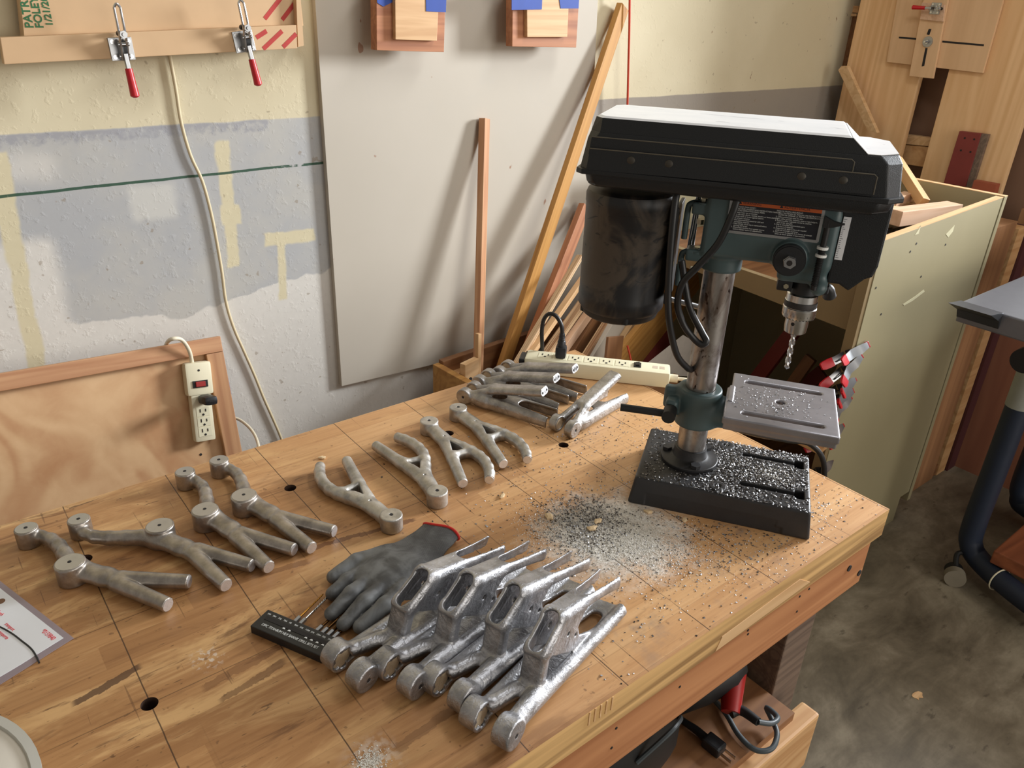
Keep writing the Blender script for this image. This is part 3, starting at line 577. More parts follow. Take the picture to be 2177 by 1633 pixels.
# two boards with blue tape hung on the white sheet
def hung_board(label, px, inner, tapes, edge_px):
    o = at_y(*px[1], 1.755); t = thing('taped_board', label, 'board', tuple(o), group='taped boards on the wall')
    T = Matrix.Translation(-o)
    poly_y(px, 1.755, 0.028).obj('board', W_red, t, T, bev=0.001); poly_y(inner, 1.741, 0.014).obj('pad', W_maple, t, T, bev=0.001)
    for tp, yy in tapes: poly_y(tp, yy, 0.0012).obj('blue_tape', M_tape, t, T)
    c = at_y(px[0][0] + 40, -10, 1.783); boxmm(MB(), (c.x - 0.05, 1.783, c.z), (c.x + 0.05, 1.832, c.z + 0.06)).obj('cleat', W_pine, t, T)
hung_board('reddish board with pale pad and torn blue tape nearer the jig shelf', [(800, -30), (801, 107), (944, 111), (948, -30)], [(840, -30), (841, 84), (929, 87), (934, -30)],
    [([(800, -30), (802, 6), (815, 14), (840, 2), (842, -30)], 1.7535), ([(905, -30), (906, 24), (948, 26), (950, -30)], 1.7395)], 0)
hung_board('reddish board with pale pad and blue tape beside the long leaning plank', [(1090, -30), (1089, 99), (1225, 101), (1233, -30)], [(1120, -30), (1121, 79), (1206, 79), (1211, -30)],
    [([(1088, -30), (1088, 21), (1152, 20), (1154, -30)], 1.7395), ([(1185, -30), (1192, 18), (1230, 18), (1233, -30)], 1.7395)], 0)

# ------------------------------------------------------------------ scrap bin and leaning lumber between bench and wall
CR = -0.235
c0 = at_y(920, 778, 1.76); c0.z = CR + TZ; c1 = at_z(968, 824, CR); c2 = at_y(1190, 727, 1.80); c2.z = CR + TZ
bx = (c2 - c0).normalized(); by = Vector((bx.y, -bx.x, 0)); BW = 0.66; BD = 0.44
bin_ = thing('scrap_bin', 'low plywood scrap bin full of leaning lumber behind the bench', 'bin', mat=basis((c0.x, c0.y, 0), bx, (0, 0, 1)))
H = CR + TZ
for nm, a, b in (('side_board', (0, -BD, 0), (0.022, 0, H)), ('side_board', (BW - 0.022, -BD + 0.022, 0), (BW, 0, H - 0.14)), ('back_board', (0.022, -0.022, 0), (BW - 0.022, 0, H + 0.01)), ('front_board', (0.022, -BD, 0), (BW - 0.022, -BD + 0.022, H - 0.06)), ('bottom_board', (0.022, -BD + 0.022, 0.05), (BW - 0.022, -0.022, 0.07))):
    boxmm(MB(), a, b, bev=0.002).obj(nm, W_oak if nm == 'side_board' else W_brown, bin_)
def lean(label, pa, ya, pb, yb, w, t, mat, nrm=(0, -1, 0.2), ext=0.25, name='leaning_board', cat='board', group='lumber leaning in the scrap bin'):
    a = at_y(*pa, ya); b = at_y(*pb, yb); a = a + (a - b).normalized() * ext
    return plank(name, label, a, b, w, t, nrm, mat, cat, group)
lean('slim upright fir strip leaning alone against the white sheet', (1016, 800), 1.70, (1030, 252), 1.82, 0.030, 0.020, W_fir, (0.45, -1, 0), 0.16, 'fir_strip', 'strip')
lean('short pale batten standing beside the foot of the upright fir strip', (1016, 815), 1.66, (1017, 709), 1.68, 0.012, 0.016, W_pinel, (0, -1, 0), 0.18, 'batten', 'strip')
lean('long amber plank leaning diagonally from the bin almost to the top', (1066, 790), 1.70, (1324, 14), 1.825, 0.046, 0.019, W_oak, (0.25, -1, 0.05), 0.12)
lean('reddish board leaning just right of the long amber plank', (1114, 770), 1.64, (1243, 440), 1.80, 0.044, 0.022, W_red, (0.2, -1, 0.1), 0.2)
lean('thin pale strip leaning next to the reddish board', (1092, 785), 1.50, (1233, 545), 1.69, 0.014, 0.02, W_edge, (0.3, -1, 0.1), 0.2)
lean('pale ply batten second from the thin strip', (1112, 775), 1.49, (1246, 583), 1.69, 0.016, 0.02, W_pinel, (0.3, -1, 0.1), 0.2)
lean('layered ply batten leaning left of the black plug', (1150, 770), 1.50, (1262, 610), 1.70, 0.016, 0.03, W_edge, (0.3, -1, 0.1), 0.2)
lean('rounded pale trim board leaning behind the black plug', (1178, 770), 1.50, (1292, 610), 1.70, 0.03, 0.02, W_pink, (0.3, -1, 0.1), 0.2)
lean('shaded brown board leaning behind the power strip', (1220, 765), 1.54, (1320, 600), 1.74, 0.075, 0.02, W_brown, (0.3, -1, 0.1), 0.25)
lean('narrow ply edged board left of the white laminate board', (1245, 755), 1.50, (1335, 610), 1.70, 0.014, 0.02, W_edge, (0.3, -1, 0.1), 0.25)
lean('white laminate board leaning with its bare particle edge showing', (1262, 770), 1.50, (1390, 560), 1.76, 0.07, 0.02, (M_sheet), (0.25, -1, 0.1), 0.3)
lean('tan particle edge board lying against the white laminate board', (1292, 770), 1.51, (1412, 580), 1.76, 0.022, 0.022, W_pinel, (0.25, -1, 0.1), 0.3)
lean('wide amber board leaning behind the motor and steel column', (1318, 780), 1.50, (1492, 565), 1.73, 0.13, 0.02, W_oak, (0.3, -1, 0.12), 0.3)
lean('small brown panel edge sticking up beside the power strip', (1300, 790), 1.40, (1308, 715), 1.42, 0.09, 0.008, W_brown, (0.3, -1, 0.3), 0.2)
lean('dark red painted board low behind the power strip', (1345, 800), 1.52, (1420, 690), 1.62, 0.13, 0.02, W_redpaint, (0.1, -1, 0.2), 0.25)
m = MB(); m.hull([at_y(x, y, 1.40) for x, y in ((1372, 775), (1452, 712), (1462, 735), (1410, 800))], [at_y(x, y, 1.46) for x, y in ((1372, 775), (1452, 712), (1462, 735), (1410, 800))])
m.hull([at_y(x, y, 1.399) for x, y in ((1452, 712), (1500, 740), (1482, 800), (1410, 800), (1430, 750))], [at_y(x, y, 1.44) for x, y in ((1452, 712), (1500, 740), (1482, 800), (1410, 800), (1430, 750))])
o = m.obj('folded_card', M_lamin); tag(o, 'folded greyish white card wedged in the dark behind the steel column', 'card')
m = MB(); m.tube([at_y(1334, 735, 1.42), at_y(1340, 760, 1.41), at_y(1345, 790, 1.40), at_y(1348, 860, 1.40)], 0.003, 8); tag(m.obj('orange_string', M_cord_red, smooth=True), 'short orange string hanging in front of the red board', 'string')
# offcuts lying in the bin
def offcut(label, px, z, rz, size, mat, tilt=(0, 0), group='offcuts', name='offcut'):
    p = at_z(*px, z); o = MB().box((0, 0, 0), size, bev=0.0015).obj(name, mat); o.location = p; o.rotation_euler = (tilt[0], tilt[1], rz)
    return tag(o, label, 'offcut', group)
bk = at_y(998, 800, 1.66); o = MB().box((0, 0, 0), (0.062, 0.02, 0.2), bev=0.001).obj('offcut', W_pinel); o.location = bk + Vector((0, 0, -0.05)); o.rotation_euler = (0, 0, R(14)); tag(o, 'pale offcut with a knot hole standing in the bin corner', 'offcut', 'offcuts')
o2 = MB().cyl((-0.008, -0.0112, 0.045), (-0.008, -0.0092, 0.045), 0.008, n=12).obj('knot_hole', M_pore, o)
offcut('pale stepped offcut lying in the near corner of the bin', (962, 800), CR - 0.05, R(30), (0.1, 0.05, 0.04), W_pine)

# ------------------------------------------------------------------ green cabinet (scrap locker) at the right
CY = 0.88; CX0, CX1 = 1.88, 2.55; CYB = 1.72; FZ = 0.0
cab = thing('scrap_cabinet', 'tall pale green plywood cabinet with an open left side', 'cabinet', (2.2, 1.3, 0)); CO = Matrix.Translation((-2.2, -1.3, 0))
tl = at_y(1876, 513, CY); tr = at_y(2118, 424, CY)
m = MB(); m.hull([(CX0, CY, 0.0), (CX0, CY, tl.z), (CX1, CY, tr.z), (CX1, CY, 0.10), (CX1 - 0.06, CY, 0.10), (CX1 - 0.06, CY, 0.0)], [(p[0], p[1] + 0.02, p[2]) for p in [(CX0, CY, 0.0), (CX0, CY, tl.z), (CX1, CY, tr.z), (CX1, CY, 0.10), (CX1 - 0.06, CY, 0.10), (CX1 - 0.06, CY, 0.0)]])
m.obj('front_panel', M_green, cab, CO, bev=0.001)
boxmm(MB(), (CX1 + 0.004, CY - 0.002, 0.06), (CX1 + 0.026, CYB, tr.z + 0.002), bev=0.001).obj('side_panel', M_green, cab, CO)
boxmm(MB(), (CX0, CYB - 0.02, 0.06), (CX1, CYB, tr.z)).obj('back_panel', M_green, cab, CO)
boxmm(MB(), (CX0 + 0.02, CY + 0.022, 0.06), (CX1, CYB - 0.022, 0.08)).obj('bottom_panel', W_brown, cab, CO)
boxmm(MB(), (CX0 + 0.02, CY + 0.022, TZ + 0.03), (CX1, CYB - 0.022, TZ + 0.045)).obj('shade_tray', W_brown, cab, CO)  # unseen tray added so the compartment below stays dark
m = MB(); m.hull([(CX0, 0.902, TZ - 0.002), (CX0, 0.902, tl.z), (CX0, 1.06, tl.z), (CX0, 1.09, TZ + 0.066), (CX0, CYB - 0.02, TZ + 0.070), (CX0, CYB - 0.02, TZ + 0.025)], [(CX0 + 0.02, p[1], p[2]) for p in [(0, 0.902, TZ - 0.002), (0, 0.902, tl.z), (0, 1.06, tl.z), (0, 1.09, TZ + 0.066), (0, CYB - 0.02, TZ + 0.070), (0, CYB - 0.02, TZ + 0.025)]])
m.obj('fascia', M_greenb, cab, CO)
boxmm(MB(), (CX0 - 0.018, CY + 0.002, 0.02), (CX0, CY + 0.03, tl.z - 0.01), bev=0.001).obj('stile', M_greenb, cab, CO)
m = MB(); m.hull([(CX0, CY - 0.0005, tl.z), (CX1, CY - 0.0005, tr.z), (CX1, CY + 0.0205, tr.z), (CX0, CY + 0.0205, tl.z)], [(CX0, CY - 0.0005, tl.z + 0.0012), (CX1, CY - 0.0005, tr.z + 0.0012), (CX1, CY + 0.0205, tr.z + 0.0012), (CX0, CY + 0.0205, tl.z + 0.0012)])
boxmm(m, (CX1 + 0.004, CY - 0.002, tr.z + 0.002), (CX1 + 0.026, CYB, tr.z + 0.0035)); tag(m.obj('bare_top_edge', W_pinel, cab, CO), 'bare pale wood top edge')
m = MB()
for px, py in ((1948, 518), (1935, 535), (1958, 588), (1862, 612), (1873, 668), (2010, 520)): p = at_y(px, py, CY); m.cyl((p.x, CY - 0.0008, p.z), (p.x, CY + 0.004, p.z), 0.0032, n=10)
each(m, 'nail_hole', M_pore, cab, CO)
m = MB()
for pl in ([(2011, 498), (2030, 478), (2026, 492), (2016, 505)], [(1920, 647), (1946, 630), (1964, 616), (1966, 620), (1940, 640), (1922, 650)], [(1945, 500), (1958, 480), (1953, 497)]):
    poly_y(pl, CY - 0.0006, 0.002, m)
each(m, 'paint_chip', plain('chipped_pale', (196, 190, 156), 0.6), cab, CO, lab='paler chipped spot')
def scrap(label, pa, za, pb, zb, w, t, mat, nrm=(0, 0, 1), name='wood_scrap', group='wood scraps in the cabinet top', cat='wood scrap'):
    return plank(name, label, at_z(*pa, za), at_z(*pb, zb), w, t, nrm, mat, cat, group)
scrap('thick square pinkish scrap lying nearest the cabinet front edge', (1898, 462), 0.245, (2026, 446), 0.235, 0.05, 0.042, W_pink)
scrap('flat pale scrap crossing under the thick square pinkish scrap', (1880, 445), 0.225, (1972, 458), 0.21, 0.06, 0.02, W_pinel)
scrap('tan scrap board lying deepest along the cabinet back', (1890, 436), 0.215, (2030, 436), 0.19, 0.05, 0.03, W_pine)
scrap('small upright scrap block under the drill press cover rim', (1896, 430), 0.235, (1930, 418), 0.235, 0.03, 0.03, W_pink)
plank('wood_scrap', 'narrow stick leaning out of the cabinet towards the wall planks', at_x(1964, 432, 2.45), at_x(1905, 340, 2.62), 0.03, 0.025, (-1, 0, 0), W_pine, 'wood scrap', 'wood scraps in the cabinet top')
plank('wood_scrap', 'broad brown board filling the cabinet below the drill head', at_x(1500, 590, 2.05) + Vector((0, 0, 0.05)), at_x(1730, 560, 2.10) + Vector((0, 0, 0.06)), 0.16, 0.02, (-1, 0, 0.1), W_brown, 'wood scrap', 'wood scraps in the cabinet top')
sc = thing('steel_clamp', 'small grey steel clamp with T handle on the cabinet scraps', 'clamp', tuple(at_z(1885, 484, 0.21)))
MB().box((0, 0, 0.012), (0.034, 0.022, 0.026), bev=0.004).obj('clamp_head', M_zinc, sc, smooth=True)
MB().tube([(0.01, -0.004, 0.018), (0.03, -0.02, 0.018), (0.052, -0.028, 0.016)], 0.0045, 10).obj('handle', M_zinc, sc, smooth=True)
MB().box((0.02, 0.01, -0.006), (0.2, 0.05, 0.01)).obj('bar', M_castiron, sc)
for lab, a, b, x, w, mt in (('dim red painted bar inside the dark cabinet', (1560, 870), (1690, 700), 2.2, 0.05, W_redpaint), ('brown stick inside the dark cabinet right of the red bar', (1640, 880), (1725, 760), 2.25, 0.04, W_brown), ('dim reddish stick at the back of the dark cabinet', (1660, 860), (1750, 790), 2.35, 0.05, W_redpaint)):
    plank('stored_stick', lab, at_x(*a, x), at_x(*b, x + 0.05), w, 0.02, (-1, 0, 0.2), mt, 'stick', 'sticks stored inside the cabinet')

# spring clamps along the cabinet's front corner: local x towards the handles, y across the two handles
def spring_clamp():
    t = thing('spring_clamp', '', 'clamp', group='spring clamps on the cabinet corner')
    for s in (1, -1):
        m = MB(); A = [(-0.052, s * 0.0165), (-0.02, s * 0.019), (0.004, s * 0.012), (0.03, s * 0.021), (0.066, s * 0.036)]
        ring = []
        for i, (x, y) in enumerate(A):
            h = (0.008, 0.012, 0.012, 0.011, 0.010)[i]; ring.append([m.bm.verts.new(Vector((x, y + q[0], q[1] * h))) for q in ((-0.0012, -1), (0.0012, -1), (0.0012, 1), (-0.0012, 1))])
        m.skin(ring); m.obj('jaw_plate', M_zinc, t, smooth=True)
        m = MB(); ring = []
        for x, y, h, w in ((0.040, s * 0.0248, 0.0120, 0.003), (0.052, s * 0.030, 0.0122, 0.0034), (0.064, s * 0.0352, 0.0112, 0.0034), (0.071, s * 0.038, 0.008, 0.0025)):
            ring.append([m.bm.verts.new(Vector((x, y + q[0] * w, q[1] * h))) for q in ((-1, -1), (1, -1), (1, 1), (-1, 1))])
        m.skin(ring); tag(m.obj('handle_grip', M_red, t, smooth=True), 'red handle grip')
        MB().box((-0.052, s * 0.013, 0), (0.014, 0.008, 0.018), bev=0.002).obj('jaw_pad', M_redd, t)
    m = MB(); m.cyl((0.0, 0, -0.013), (0.0, 0, 0.013), 0.0085, n=16); m.tube([(0, 0.007, 0.004), (0.02, 0.012, 0.004), (0.036, 0.02, 0.004)], 0.0014, 6); m.tube([(0, -0.007, -0.004), (0.02, -0.012, -0.004), (0.036, -0.02, -0.004)], 0.0014, 6)
    m.obj('spring', M_blackm, t, smooth=True); return t
proto = None
SPL = [(1808, 752, -14, 22, 'top spring clamp of the row, wide open with bright red grip'), (1806, 782, -4, 34, 'second spring clamp from the top, tipped steeply'), (1794, 822, 0, 14, 'third spring clamp from the top, level with the drill table back edge'), (1788, 845, -2, 12, 'fourth spring clamp from the top beside the drill table'), (1780, 868, -2, 26, 'fifth spring clamp from the top beside the drill table'), (1770, 922, 0, 20, 'spring clamp just below the drill table corner'), (1745, 1000, 6, 24, 'lowest spring clamp by the bench corner')]
for i, (px, py, dz, tilt, lab) in enumerate(SPL):
    c = at_y(px, py, 0.885); c.x = CX0 - 0.014
    M = Matrix.Translation(c) @ Matrix.Rotation(R(180 + 8 + dz), 4, 'Z') @ Matrix.Rotation(R(tilt - 8), 4, 'Y') @ Matrix.Rotation(R(34), 4, 'X')
    if proto is None: t = proto = spring_clamp()
    else: t = copy_tree(proto)
    t.matrix_world = M; t['label'] = lab
m = MB()
o = plank('clamped_board', 'pale board with a red tip under the drill table, held by the clamps', at_x(1650, 905, 1.80), at_x(1752, 955, 1.82), 0.05, 0.018, (0, 0, 1), W_pine, 'board', None)

# ------------------------------------------------------------------ things on the right wall
z4 = lambda L: [(p[0] / 3.889 + 1700, p[1] / 3.889) for p in L]
def wallboard(name, label, px, x, depth, mat, cat='plank', group=None, bev=0.001):
    P = [at_x(p[0], p[1], x) for p in z4(px)]; o = Vector((x, P[0].y, min(p.z for p in P)))
    mb = MB(); mb.hull([p - o for p in P], [p - o + Vector((depth, 0, 0)) for p in P]); ob = mb.obj(name, mat, None, bev=bev); ob.location = o
    return tag(ob, label, cat, group) if label else ob
W_plank = wood('knotty_pine_plank', (238, 198, 150), (212, 164, 112), 26, 1.4, axis='Z', knots=1.0)
zt = -60
def wall_plank(label, y0, y1, x):
    o = boxmm(MB(), (-0.0, -(y1 - y0) / 2, 0), (0.03, (y1 - y0) / 2, 2.3), bev=0.001).obj('wall_plank', W_plank); o.location = (x, (y0 + y1) / 2, 0); tag(o, label, 'plank', 'planks standing on the right wall')
wall_plank('broad knotty pine plank standing on the right wall nearest the corner', 1.487, 1.787, 3.125)
wall_plank('broad pine plank standing behind the dark red stained board', 1.093, 1.385, 3.122)
wallboard('cross_piece', 'pale cross board bridging the gap between the two wide planks', [(860, 1110), (1090, 1140), (1070, 1210), (850, 1190)], 3.18, 0.03, W_pinel, 'board'); wallboard('cross_piece', 'weathered cross board under the pale one in the plank gap', [(850, 1195), (1075, 1215), (1050, 1385), (830, 1350)], 3.185, 0.03, W_pine, 'board')
wj = thing('plywood_jig', 'plywood slotted jig with a red toggle clamp hung on the wall planks', 'jig', tuple(at_x(*z4([(1060, 340)])[0], 3.095))); WJ = Matrix.Translation(-at_x(*z4([(1060, 340)])[0], 3.095))
W_jig = wood('jig_plywood', (226, 188, 146), (206, 166, 124), 30, 1.2, axis='Z', contrast=0.7)
poly_x(z4([(815, zt), (718, 512), (1512, 604), (1700, zt)]), 3.108, 0.012).obj('slotted_plate', W_jig, wj, WJ, bev=0.0008)
poly_x(z4([(1035, zt), (905, 628), (1098, 650), (1235, zt)]), 3.094, 0.013).obj('slider', W_jig, wj, WJ, bev=0.0008)
poly_x(z4([(1010, 20), (995, 160), (1185, 180), (1200, 40)]), 3.086, 0.008).obj('clamp_pad', W_pink, wj, WJ, bev=0.0008)
m = MB()
for pl, x in (([(822, 303), (970, 314), (970, 330), (820, 317)], 3.1075), ([(1180, 336), (1524, 366), (1522, 382), (1178, 352)], 3.1075), ([(1068, 238), (1090, 240), (1072, 290), (1050, 285)], 3.0935), ([(1040, 395), (1058, 398), (1030, 545), (1008, 550)], 3.0935)): poly_x(z4(pl), x, 0.004, m)
each(m, 'slot', M_pore, wj, WJ)
c = at_x(*z4([(1060, 345)])[0], 3.094); m = MB(); m.cyl((c.x, c.y, c.z), (c.x - 0.003, c.y, c.z), 0.018, n=28); m.obj('washer', M_zinc, wj, WJ)
m = MB(); m.cyl((c.x, c.y, c.z), (c.x - 0.026, c.y, c.z), 0.0035, n=12); m.lathe([(0.007, 0), (0.007, 0.006)], (c.x - 0.003, c.y, c.z), (-1, 0, 0), 6); m.obj('bolt', M_steel, wj, WJ)
p = at_x(*z4([(1125, 70)])[0], 3.086); g = at_x(*z4([(880, 58)])[0], 3.086); toggle_clamp('toggle clamp with red grip mounted on the plywood jig at right', basis(p, g - p, (-1, 0, 0)), 0.0, 0.85)
wallboard('red_board', 'dark red stained board with screw holes leaning on the right hand plank', [(1320, 1085), (1500, 1105), (1370, 1545), (1190, 1512)], 3.095, 0.022, W_redpaint, 'board')
wallboard('grey_board', 'rough grey batten beside the dark red stained board', [(1502, 1105), (1562, 1112), (1425, 1548), (1370, 1543)], 3.10, 0.018, W_greyw, 'board')
m = MB()
for q in ((1365, 1142), (1443, 1152), (1333, 1243), (1412, 1256)): p = at_x(*z4([q])[0], 3.0945); m.cyl((p.x - 0.0004, p.y, p.z), (p.x + 0.002, p.y, p.z), 0.0035, n=10)
o = bpy.data.objects['red_board']; each(m, 'screw_hole', M_pore, o, Matrix.Translation(-o.location))
wallboard('red_block', 'short orange red block tucked behind the cabinet rim', [(1440, 1490), (1630, 1525), (1600, 1640), (1410, 1600)], 3.06, 0.03, plain('cedar_red', (160, 82, 56), 0.6), 'block')
wallboard('leaning_stick', 'thin batten leaning diagonally across the corner plank', [(318, 580), (345, 545), (390, 545), (640, 1100), (560, 1080)], 3.06, 0.022, W_pinel, 'stick')
wallboard('corner_shelf', 'small dark brown shelf with wood strips in the back corner', [(270, 130), (480, 130), (440, 470), (330, 600), (270, 400)], 3.20, 0.03, W_brown, 'shelf'); wallboard('toothed_strip', 'notched wooden strip lying on the small corner shelf', [(240, 62), (300, 45), (490, 48), (480, 108), (330, 95)], 3.19, 0.03, W_pine, 'strip'); wallboard('pale_strip', 'pale strip edge under the notched wooden strip', [(272, 108), (470, 112), (468, 135), (272, 135)], 3.185, 0.03, W_pinel, 'strip')
# sheet goods on edge, right of the cabinet
def row_x(px): return at_y(px, 849, 0.91).x
xs_ = [row_x(v) for v in (2008, 2051, 2058, 2072, 2085)]
for nm, lab, x0, x1, y0, h, mt in (('sheet_stack', 'brown sheet panel standing on edge right beside the cabinet', xs_[0], xs_[1], 0.93, TZ + 0.152, W_sheetbrown), ('sheet_edge', 'dark thin panel edge right of the brown sheet', xs_[1] + 0.002, xs_[2], 0.95, 0.95, W_dark), ('pine_edge', 'pale panel edge standing left of the maroon edge', xs_[2] + 0.002, xs_[3], 0.93, 0.98, W_pine), ('maroon_panel', 'maroon panel edge left of the rosy plywood', xs_[3] + 0.002, xs_[4], 0.92, 0.97, W_maroon)):
    tag(boxmm(MB(), (x0, y0, 0.0), (x1, 1.08, h), bev=0.001).obj(nm, mt), lab, 'sheet panel', 'sheet panels on edge')
tag(boxmm(MB(), (xs_[4] + 0.004, 0.12, 0.0), (xs_[4] + 0.022, 0.93, 0.95)).obj('plywood_sheet', W_rose), 'rosy knotty plywood sheet standing at the right wall', 'sheet panel')
tag(boxmm(MB(), (3.16, 0.3, 0.0), (3.18, 1.02, 1.0)).obj('lauan_panel', W_sheetbrown), 'plain brown panel with a level top edge right of the cabinet corner', 'sheet panel')
tag(boxmm(MB(), (2.60, 0.935, 0.0), (xs_[2], 0.955, 0.05)).obj('floor_cleat', W_brown), 'low brown cleat on the floor under the sheet panels', 'cleat')

# ------------------------------------------------------------------ machine stand at the right edge
e = at_z(2050, 1172, -0.79); ux, uy = e.x, e.y
ts = thing('machine_stand', 'blue tubular machine stand with grey table at the right edge', 'machine', (ux, uy, 0)); TS = Matrix.Translation((-ux, -uy, 0))
fl = at_z(2240, 1325, -0.80); M_blue = plain('dark_blue_enamel', (30, 40, 58), 0.5, 0, 0.15, 30)
m = MB(); m.tube([(ux, uy, 0.62), (ux, uy, 0.4), (ux, uy, 0.17), (ux - 0.002, uy - 0.012, 0.105), (ux - 0.006, uy - 0.05, 0.07), (ux + (fl.x - ux) * 0.5, uy + (fl.y - uy) * 0.5, 0.065), (fl.x, fl.y, 0.065)], 0.034, 18, 6); m.obj('base_tube', M_blue, ts, TS, smooth=True)
m = MB(); m.tube([(ux + 0.44, uy + 0.02, 0.88), (ux + 0.44, uy + 0.02, 0.4), (ux + 0.44, uy + 0.02, 0.17), (ux + 0.438, uy + 0.008, 0.105), (ux + 0.434, uy - 0.03, 0.07), (ux + 0.40, uy - 0.3, 0.065), (ux + 0.38, uy - 0.5, 0.065)], 0.034, 18, 6); m.obj('base_tube', M_blue, ts, TS, smooth=True)
m = MB(); m.tube([(ux, uy, 0.60), (ux, uy, 0.9)], 0.036, 20); m.obj('upright', plain('pale_grey_enamel', (150, 152, 144), 0.45), ts, TS, smooth=True)
p = at_y(2133, 668, uy); q = at_y(2133, 703, uy)
boxmm(MB(), (p.x, uy - 0.22, q.z), (p.x + 0.8, uy + 0.1, p.z), bev=0.004).obj('table', plain('grey_table', (118, 120, 126), 0.35, 0.5, 0.08), ts, TS)
m = MB(); m.hull([at_y(2107, 671, uy), at_y(2133, 665, uy), at_y(2133, 690, uy), at_y(2127, 704, uy), at_y(2122, 700, uy), at_y(2124, 684, uy)], [v + Vector((0, 0.1, 0)) for v in [at_y(2107, 671, uy), at_y(2133, 665, uy), at_y(2133, 690, uy), at_y(2127, 704, uy), at_y(2122, 700, uy), at_y(2124, 684, uy)]]); m.obj('table_rail', plain('dark_rail', (60, 62, 66), 0.4, 0.5), ts, TS)
boxmm(MB(), (ux - 0.03, uy - 0.1, 0.86), (ux + 0.3, uy + 0.08, q.z)).obj('bracket', M_black, ts, TS)
kb = at_y(2176, 768, uy - 0.05); m = MB(); m.cyl(kb, kb + Vector((0.03, 0, 0)), 0.032, n=22); m.obj('hand_knob', M_black, ts, TS, smooth=True)
wc = at_z(2031, 1224, -0.825); m = MB(); m.cyl((wc.x - 0.012, wc.y - 0.006, 0.031), (wc.x + 0.010, wc.y + 0.006, 0.031), 0.031, n=26); m.obj('caster_wheel', plain('grey_wheel', (128, 120, 104), 0.6), ts, TS, smooth=True)
m = MB(); m.cyl((wc.x + 0.011, wc.y + 0.0065, 0.031), (wc.x + 0.035, wc.y + 0.02, 0.031), 0.027, n=20); m.tube([(wc.x + 0.02, wc.y + 0.012, 0.05), (wc.x + 0.06, wc.y + 0.03, 0.075), (ux - 0.002, uy - 0.03, 0.078)], 0.008, 8); m.obj('caster_fork', M_blackm, ts, TS, smooth=True)
zt_ = Vector((ux + (fl.x - ux) * 0.42, uy + (fl.y - uy) * 0.42, 0.065)); m = MB(); d = Vector((fl.x - ux, fl.y - uy, 0)).normalized(); sd = Vector((-d.y, d.x, 0))
m.tube([zt_ + (sd * math.cos(a) + Vector((0, 0, 1)) * math.sin(a)) * 0.0375 for a in [k * math.pi / 8 for k in range(17)]], 0.0022, 6, 2); m.obj('zip_tie', M_cream, ts, TS, smooth=True)
pb = at_z(2068, 1158, -0.745); tag(boxmm(MB(), (ux - 0.045, uy - 0.36, 0.104), (ux + 0.42, uy - 0.085, 0.15), bev=0.004).obj('wood_block', wood('red_brown_block', (158, 92, 58), (112, 60, 36), 30, 2)), 'reddish brown plank resting across the blue machine stand', 'board')

# ------------------------------------------------------------------ under the bench
SZ = TZ - 0.375
m = thing('corded_grinder', 'dark corded power tool with red housing on the lower shelf', 'power tool', tuple(at_z(1500, 1470, -0.333))); gi = Matrix.Translation(-at_z(1500, 1470, -0.333))
g0 = at_z(1455, 1480, -0.326); g1 = at_z(1545, 1440, -0.307)
k = MB(); k.lathe([(0.026, 0), (0.043, 0.02), (0.047, 0.08), (0.043, 0.14), (0.026, 0.17)], (g0.x - 0.045, g0.y + 0.03, SZ + 0.050), (g1 - g0).normalized(), 20); k.obj('motor_body', M_blackm, m, gi, smooth=True)
r0 = at_z(1560, 1430, -0.300); r1 = at_z(1553, 1515, -0.333); k = MB(); k.tube([r0, (r0 + r1) / 2, r1], lambda u: 0.022 - 0.006 * u, 16); tag(k.obj('red_handle', M_redd, m, gi, smooth=True), 'red handle')
r2 = at_z(1612, 1535, -0.326); k = MB(); k.tube([r1, at_z(1575, 1510, -0.330), r2], lambda u: 0.0105 - 0.003 * u, 12); k.obj('strain_relief', M_blackm, m, gi, smooth=True)
k = MB(); k.tube([r2, at_z(1640, 1538, -0.333), at_z(1653, 1525, -0.340), at_z(1630, 1505, -0.346), at_z(1640, 1528, -0.356), at_z(1652, 1560, -0.359), at_z(1640, 1592, -0.363), at_z(1605, 1594, -0.366), at_z(1570, 1562, -0.366), at_z(1545, 1520, -0.366), at_z(1520, 1490, -0.369)], 0.0048, 10); k.obj('cord', M_cord_grey, m, gi, smooth=True)
pl = thing('black_plug', 'black two prong plug on a cord lying on the lower shelf', 'plug', tuple(at_z(1522, 1588, -0.369))); pi_ = Matrix.Translation(-at_z(1522, 1588, -0.369))
a = at_z(1500, 1570, -0.366); b = at_z(1535, 1598, -0.366); d = (b - a).normalized()
k = MB(); k.box((a + b) / 2, (0.034, 0.026, 0.02), Matrix.Rotation(math.atan2(d.y, d.x), 3, 'Z'), bev=0.004); k.obj('plug_body', M_black, pl, pi_)
k = MB(); k.tube([at_z(1420, 1510, -0.366), at_z(1455, 1535, -0.366), at_z(1480, 1552, -0.366), a], lambda u: 0.005 + 0.003 * u, 10); k.obj('cord', M_cord_blk, pl, pi_, smooth=True)
k = MB(); sd = Vector((-d.y, d.x, 0)) * 0.006
for s in (-1, 1): k.box(b + d * 0.012 + sd * s, (0.02, 0.0015, 0.006), Matrix.Rotation(math.atan2(d.y, d.x), 3, 'Z'))
each(k, 'prong', M_steel, pl, pi_)
k = MB(); k.tube([at_z(1352, 1530, -0.346), at_z(1362, 1560, -0.346), at_z(1380, 1600, -0.353), at_z(1396, 1650, -0.359), at_z(1404, 1700, -0.366)], 0.0055, 10); tag(k.obj('yellow_cord', M_cord_yel, smooth=True), 'yellow cord hanging under the bench apron', 'cord')
